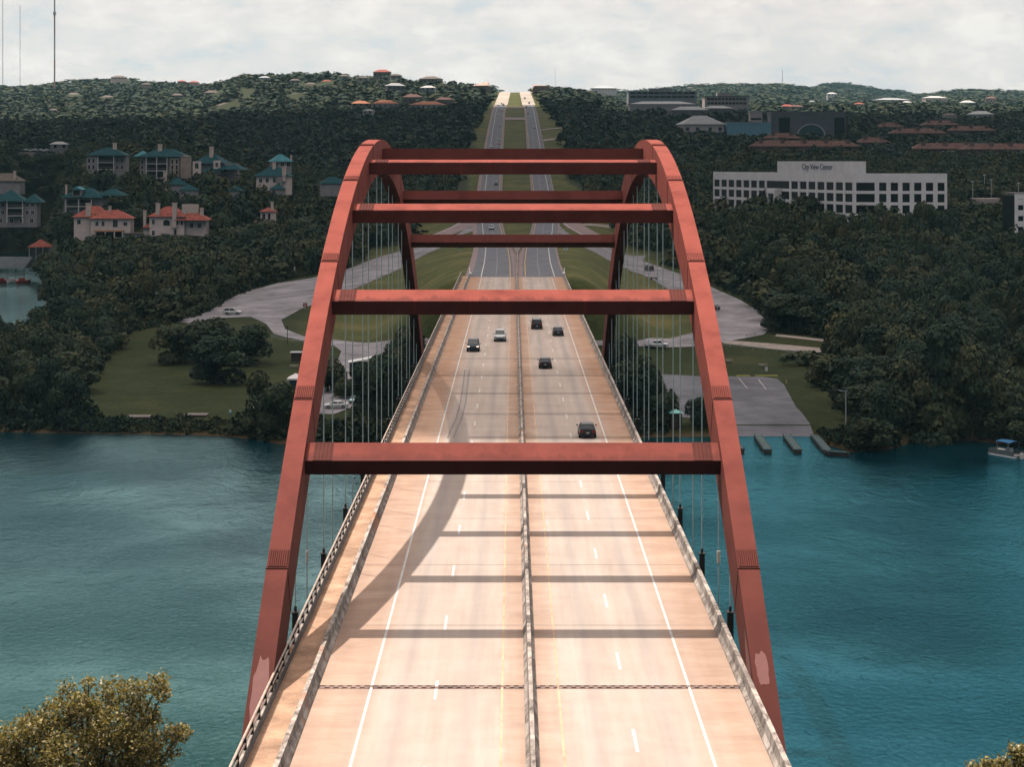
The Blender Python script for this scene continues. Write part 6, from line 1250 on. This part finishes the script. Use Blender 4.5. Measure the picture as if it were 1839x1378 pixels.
# crowns that stand clear of the deck and water count as visible; take the largest
order = np.argsort(-score); NI = 262; ind = order[:NI]; rest = np.setdiff1d(np.arange(n), ind)
print('trees', n, 'individual', NI, 'nearest rest', Y[rest].min())
TONE = ['dark green', 'olive green', 'deep green', 'dull olive', 'blackish green']
SHN = ['broad round', 'full round', 'tall narrow', 'open-crowned', 'bushy', 'low spreading']
def region(x, y):
    if x < 60 and y > 600: return 'by the river bank at the left edge'
    if x < 240 and y > 590: return 'between the inlet and the lawn'
    if x < 240 and y > 490: return 'in the wood beside the narrow inlet'
    if x < 240: return 'below the red-tiled villas at far left'
    if x < 420 and y > 490: return 'at the wood edge above the lawn clump'
    if x < 420: return 'below the right red-tiled villa'
    if x < 620: return 'in the wood above the wide park road'
    if x < 900: return 'seen behind the left hangers'
    if x < 1250: return 'seen behind the right hangers'
    if x < 1420 and y > 520: return 'behind the right loop road'
    if x < 1420: return 'below the office block, right of the arch'
    if x < 1640 and y > 560: return 'in the wood right of the footpath'
    if x < 1640: return 'in the big wood below the office corner'
    if y > 640: return 'on the right shore behind the great cypress'
    if y > 520: return 'above the white notice board'
    return 'in the wood below the car park'
cnt = {}
for j in ind:
    rg = region(px[j], py[j]); v = int(vi[j]); yq = HY + F * (CAMZ - e[j]) / Y[j]
    ht = 'very tall' if hgt[j] > 12.5 else ('tall' if hgt[j] > 10.5 else ('middling' if hgt[j] > 8 else 'short'))
    dpt = 'front row' if Y[j] < 430 else ('near row' if Y[j] < 500 else ('second row' if Y[j] < 560 else ('third row' if Y[j] < 620 else 'back row')))
    lab = '%s %s tree, %s, %s' % (ht, SHN[v], dpt, rg)
    tree(X[j], Y[j], e[j], r[j], hgt[j], v, rs.uniform(0, 6.28), lab, 'woodland trees %s' % rg)
def scatter(name, sel, src, m, sizek=1.0):
    Q = []; T = []
    for v in range(6):
        s_ = sel[vi[sel] == v]
        if not len(s_): continue
        q, tn = src[v]; k = len(q); a = rs.uniform(0, 6.28, len(s_)); ca, sa = np.cos(a), np.sin(a)
        qx = q[None, :, :, 0] * ca[:, None, None] - q[None, :, :, 1] * sa[:, None, None]; qy = q[None, :, :, 0] * sa[:, None, None] + q[None, :, :, 1] * ca[:, None, None]
        rr = r[s_][:, None, None] * 1.12 * sizek; hz = (hgt[s_] / shp_h(v))[:, None, None]
        o = np.stack([qx * rr + X[s_][:, None, None], qy * rr + Y[s_][:, None, None], (q[None, :, :, 2] - .12) * hz + e[s_][:, None, None] - .1], -1)
        Q.append(o.reshape(-1, 4, 3)); ka = .6 if Y[s_].max() < 2000 else .3; T.append(np.clip(tn[None, :] * ka + rs.uniform(.22 * (ka < .5), .42 + (ka < .5) * .33, len(s_))[:, None], 0, 1).ravel())  # far crowns get a raised tint that paints in sunlit warmth
    Q = np.concatenate(Q); T = np.concatenate(T); me = quads_to_mesh(name, Q, T, m); o = bpy.data.objects.new(name, me); COL.objects.link(o); o['kind'] = 'stuff'; print(name, len(Q)); return o
near = rest[Y[rest] < 1150]; midd = rest[(Y[rest] >= 1150) & (Y[rest] < 2000)]; far = rest[Y[rest] >= 2000]
LO2 = [(q[::2], t_[::2]) for q, t_ in LO]; LO3 = [(q[::3], t_[::3]) for q, t_ in LO]
scatter('woodland', near, MID, M_LEAF); scatter('woodland', midd, LO, M_LEAF); scatter('woodland', far[Y[far] < 3000], LO2, M_LEAF, 1.15); scatter('woodland', far[Y[far] >= 3000], LO3, M_LEAF, 1.25)
# undergrowth: shoreline brush, wood-edge thicket and rough grass
def brush(name, pts, hs, ws, per, seed, m, leaf=.22):
    r_ = np.random.RandomState(seed); Q = []; T = []
    for (x, y), h_, w_ in zip(pts, hs, ws):
        z = float(E(x, y)); 
        if z < WL - .6: continue
        d = r_.normal(size=(per, 3)); d /= np.linalg.norm(d, axis=1, keepdims=True); d[:, 2] = np.abs(d[:, 2]); cen = np.array([x, y, z]) + d * np.array([w_, w_, h_]) * r_.uniform(.5, 1, per)[:, None]
        tn = np.clip(r_.uniform(0, .7) + r_.uniform(-.2, .3, per), 0, 1); Q.append(cards(r_, cen, leaf * r_.uniform(.6, 1.3, per) * (h_ ** .5), per, tn)); T.append(tn)
    me = quads_to_mesh(name, np.concatenate(Q), np.concatenate(T), m); o = bpy.data.objects.new(name, me); COL.objects.link(o); o['kind'] = 'stuff'
pts = []; hs = []; ws = []
for x in np.arange(-20, 1190, 3.2):
    if 700 < x: continue
    p = G(x, float(np.interp(x, SHX, SHY)) - 6); yy = float(shoreY(p.x / p.y)); lowk = .35 if (225 < x < 275 or 325 < x < 372) else 1.0
    for k in range(3): pts.append((p.x + rs.uniform(-1, 1), yy + rs.uniform(.3, 7 if x > 140 else 14))); hs.append(rs.uniform(.25, 1.7) * lowk * (.35 + .9 * (.5 + .5 * math.sin(x * .11) * math.cos(x * .047 + 1))) * (1.9 if x < 140 or x > 430 else 1) * (.55 if 385 < x < 425 else 1)); ws.append(rs.uniform(.8, 1.6))
for x in list(np.arange(1490, 1860, 3.5)) + list(np.arange(1120, 1190, 3.5)):
    p = G(x, float(np.interp(x, SHX, SHY)) - 6); yy = float(shoreY(p.x / p.y))
    for k in range(3): pts.append((p.x + rs.uniform(-1, 1), yy + rs.uniform(.5, 9))); hs.append(rs.uniform(.8, 2.2) * (.5 if x < 1530 else 1)); ws.append(rs.uniform(.8, 1.6))
edges = [(125, 740), (135, 700), (155, 665), (180, 640), (205, 615), (230, 598), (270, 586), (320, 576), (360, 560), (395, 543), (440, 519), (510, 502), (570, 494), (620, 480)]
e2 = [(1195, 474), (1240, 486), (1300, 512), (1360, 542), (1392, 570), (1400, 590), (1440, 600), (1500, 610), (1502, 640), (1472, 662), (1490, 690), (1520, 730), (1545, 745)]
for ed in (edges, e2):
    for (a, b) in zip(ed[:-1], ed[1:]):
        A, B = G(*a), G(*b); L = (B - A).length; k = max(2, int(L / 1.6))
        for i in range(k):
            q = A.lerp(B, i / k); pts.append((q.x + rs.uniform(-2.5, 2), q.y + rs.uniform(-1, 3))); hs.append(rs.uniform(1.0, 3.2)); ws.append(rs.uniform(1, 2.2))
brush('undergrowth', pts, hs, ws, 60, 9, M_LEAF)
# ---------------------------------------------------------------- the cloud whose shade lies over the valley
def cloud_obj(shade, th_const=None):
    hgt = 950.0; k = hgt; sx_, sy_ = -SUND.x / -SUND.z * hgt, -SUND.y / -SUND.z * hgt     # from shade to cloud
    # shade outline on the ground (deck plane)
    if th_const is None: pass
    rs_ = np.random.RandomState(4); pts = [Vector((x + sx_, y + sy_)) for x, y in shade]; out = []
    n = len(pts)
    for i in range(n):
        a, b = pts[i], pts[(i + 1) % n]
        for j in range(6): out.append(a.lerp(b, j / 6) + Vector((rs_.uniform(-9, 9), rs_.uniform(-5, 5))))
    c = sum(out, Vector((0, 0))) / len(out); rings = []
    for f, z in ((.90, -16), (1.0, 0), (.97, 40), (.8, 95), (.5, 130)):
        rings.append([(c.x + (p.x - c.x) * f, c.y + (p.y - c.y) * f, hgt + z + 8 * math.sin(p.x * .02 + z) * math.cos(p.y * .03)) for p in out])
    m = bpy.data.materials.new('cloud'); m.use_nodes = True; t = m.node_tree; b = t.nodes['Principled BSDF']; t.nodes.remove(b)
    d = N(t, 'ShaderNodeBsdfDiffuse'); d.inputs[0].default_value = (.9, .9, .92, 1); tl = N(t, 'ShaderNodeBsdfTranslucent'); tl.inputs[0].default_value = (.8, .82, .88, 1); mx = N(t, 'ShaderNodeMixShader'); mx.inputs[0].default_value = .5
    t.links.new(d.outputs[0], mx.inputs[1]); t.links.new(tl.outputs[0], mx.inputs[2])
    # the cloud is thin and lets part of the sun through, most of all along its near edge
    g = N(t, 'ShaderNodeNewGeometry'); sp = N(t, 'ShaderNodeSeparateXYZ'); t.links.new(g.outputs['Position'], sp.inputs[0])
    n = N(t, 'ShaderNodeTexNoise', i_Scale=.006, i_Detail=4.0); t.links.new(g.outputs['Position'], n.inputs['Vector'])
    yy = mth(t, 'ADD', sp.outputs[1], mth(t, 'MULTIPLY', mth(t, 'SUBTRACT', n.outputs[0], .5), 250.0))
    th = ramp(t, [(0.0, .40), (.2, .44), (.45, .40), (.7, .30), (1.0, .28)], mth(t, 'DIVIDE', mth(t, 'SUBTRACT', yy, 455.0), 600.0))
    tr = N(t, 'ShaderNodeBsdfTransparent'); m2 = N(t, 'ShaderNodeMixShader'); t.links.new(th.outputs[0], m2.inputs[0]); t.links.new(mx.outputs[0], m2.inputs[1]); t.links.new(tr.outputs[0], m2.inputs[2]); t.links.new(m2.outputs[0], t.nodes['Material Output'].inputs[0])
    o = MB().loft(rings).build('cloud', m, smooth=True); o['kind'] = 'structure'
cloud_obj([(-900, 430), (-420, 380), (-150, 325), (-70, 315), (-32, 215), (30, 196), (45, 290), (70, 322), (260, 330), (520, 360), (900, 460), (1100, 900), (1000, 1600), (760, 2050), (380, 1960), (60, 1900), (-260, 1820), (-620, 1780), (-1000, 1900), (-1200, 1300), (-1100, 700)])
cloud_obj([(620, 5150), (1000, 5100), (1350, 5400), (1500, 6200), (1100, 6600), (650, 6300)])

# ---------------------------------------------------------------- the air
hm = bpy.data.materials.new('haze'); hm.use_nodes = True; t = hm.node_tree; t.nodes.remove(t.nodes['Principled BSDF'])
pv = N(t, 'ShaderNodeVolumePrincipled'); pv.inputs['Color'].default_value = (0.45, 0.80, 0.90, 1); pv.inputs['Density'].default_value = 0.00004; pv.inputs['Anisotropy'].default_value = 0.2
t.links.new(pv.outputs[0], t.nodes['Material Output'].inputs['Volume'])
hz = MB().box(-4400, -260, -36, 4400, 9100, 620).build('haze', hm); hz['kind'] = 'stuff'
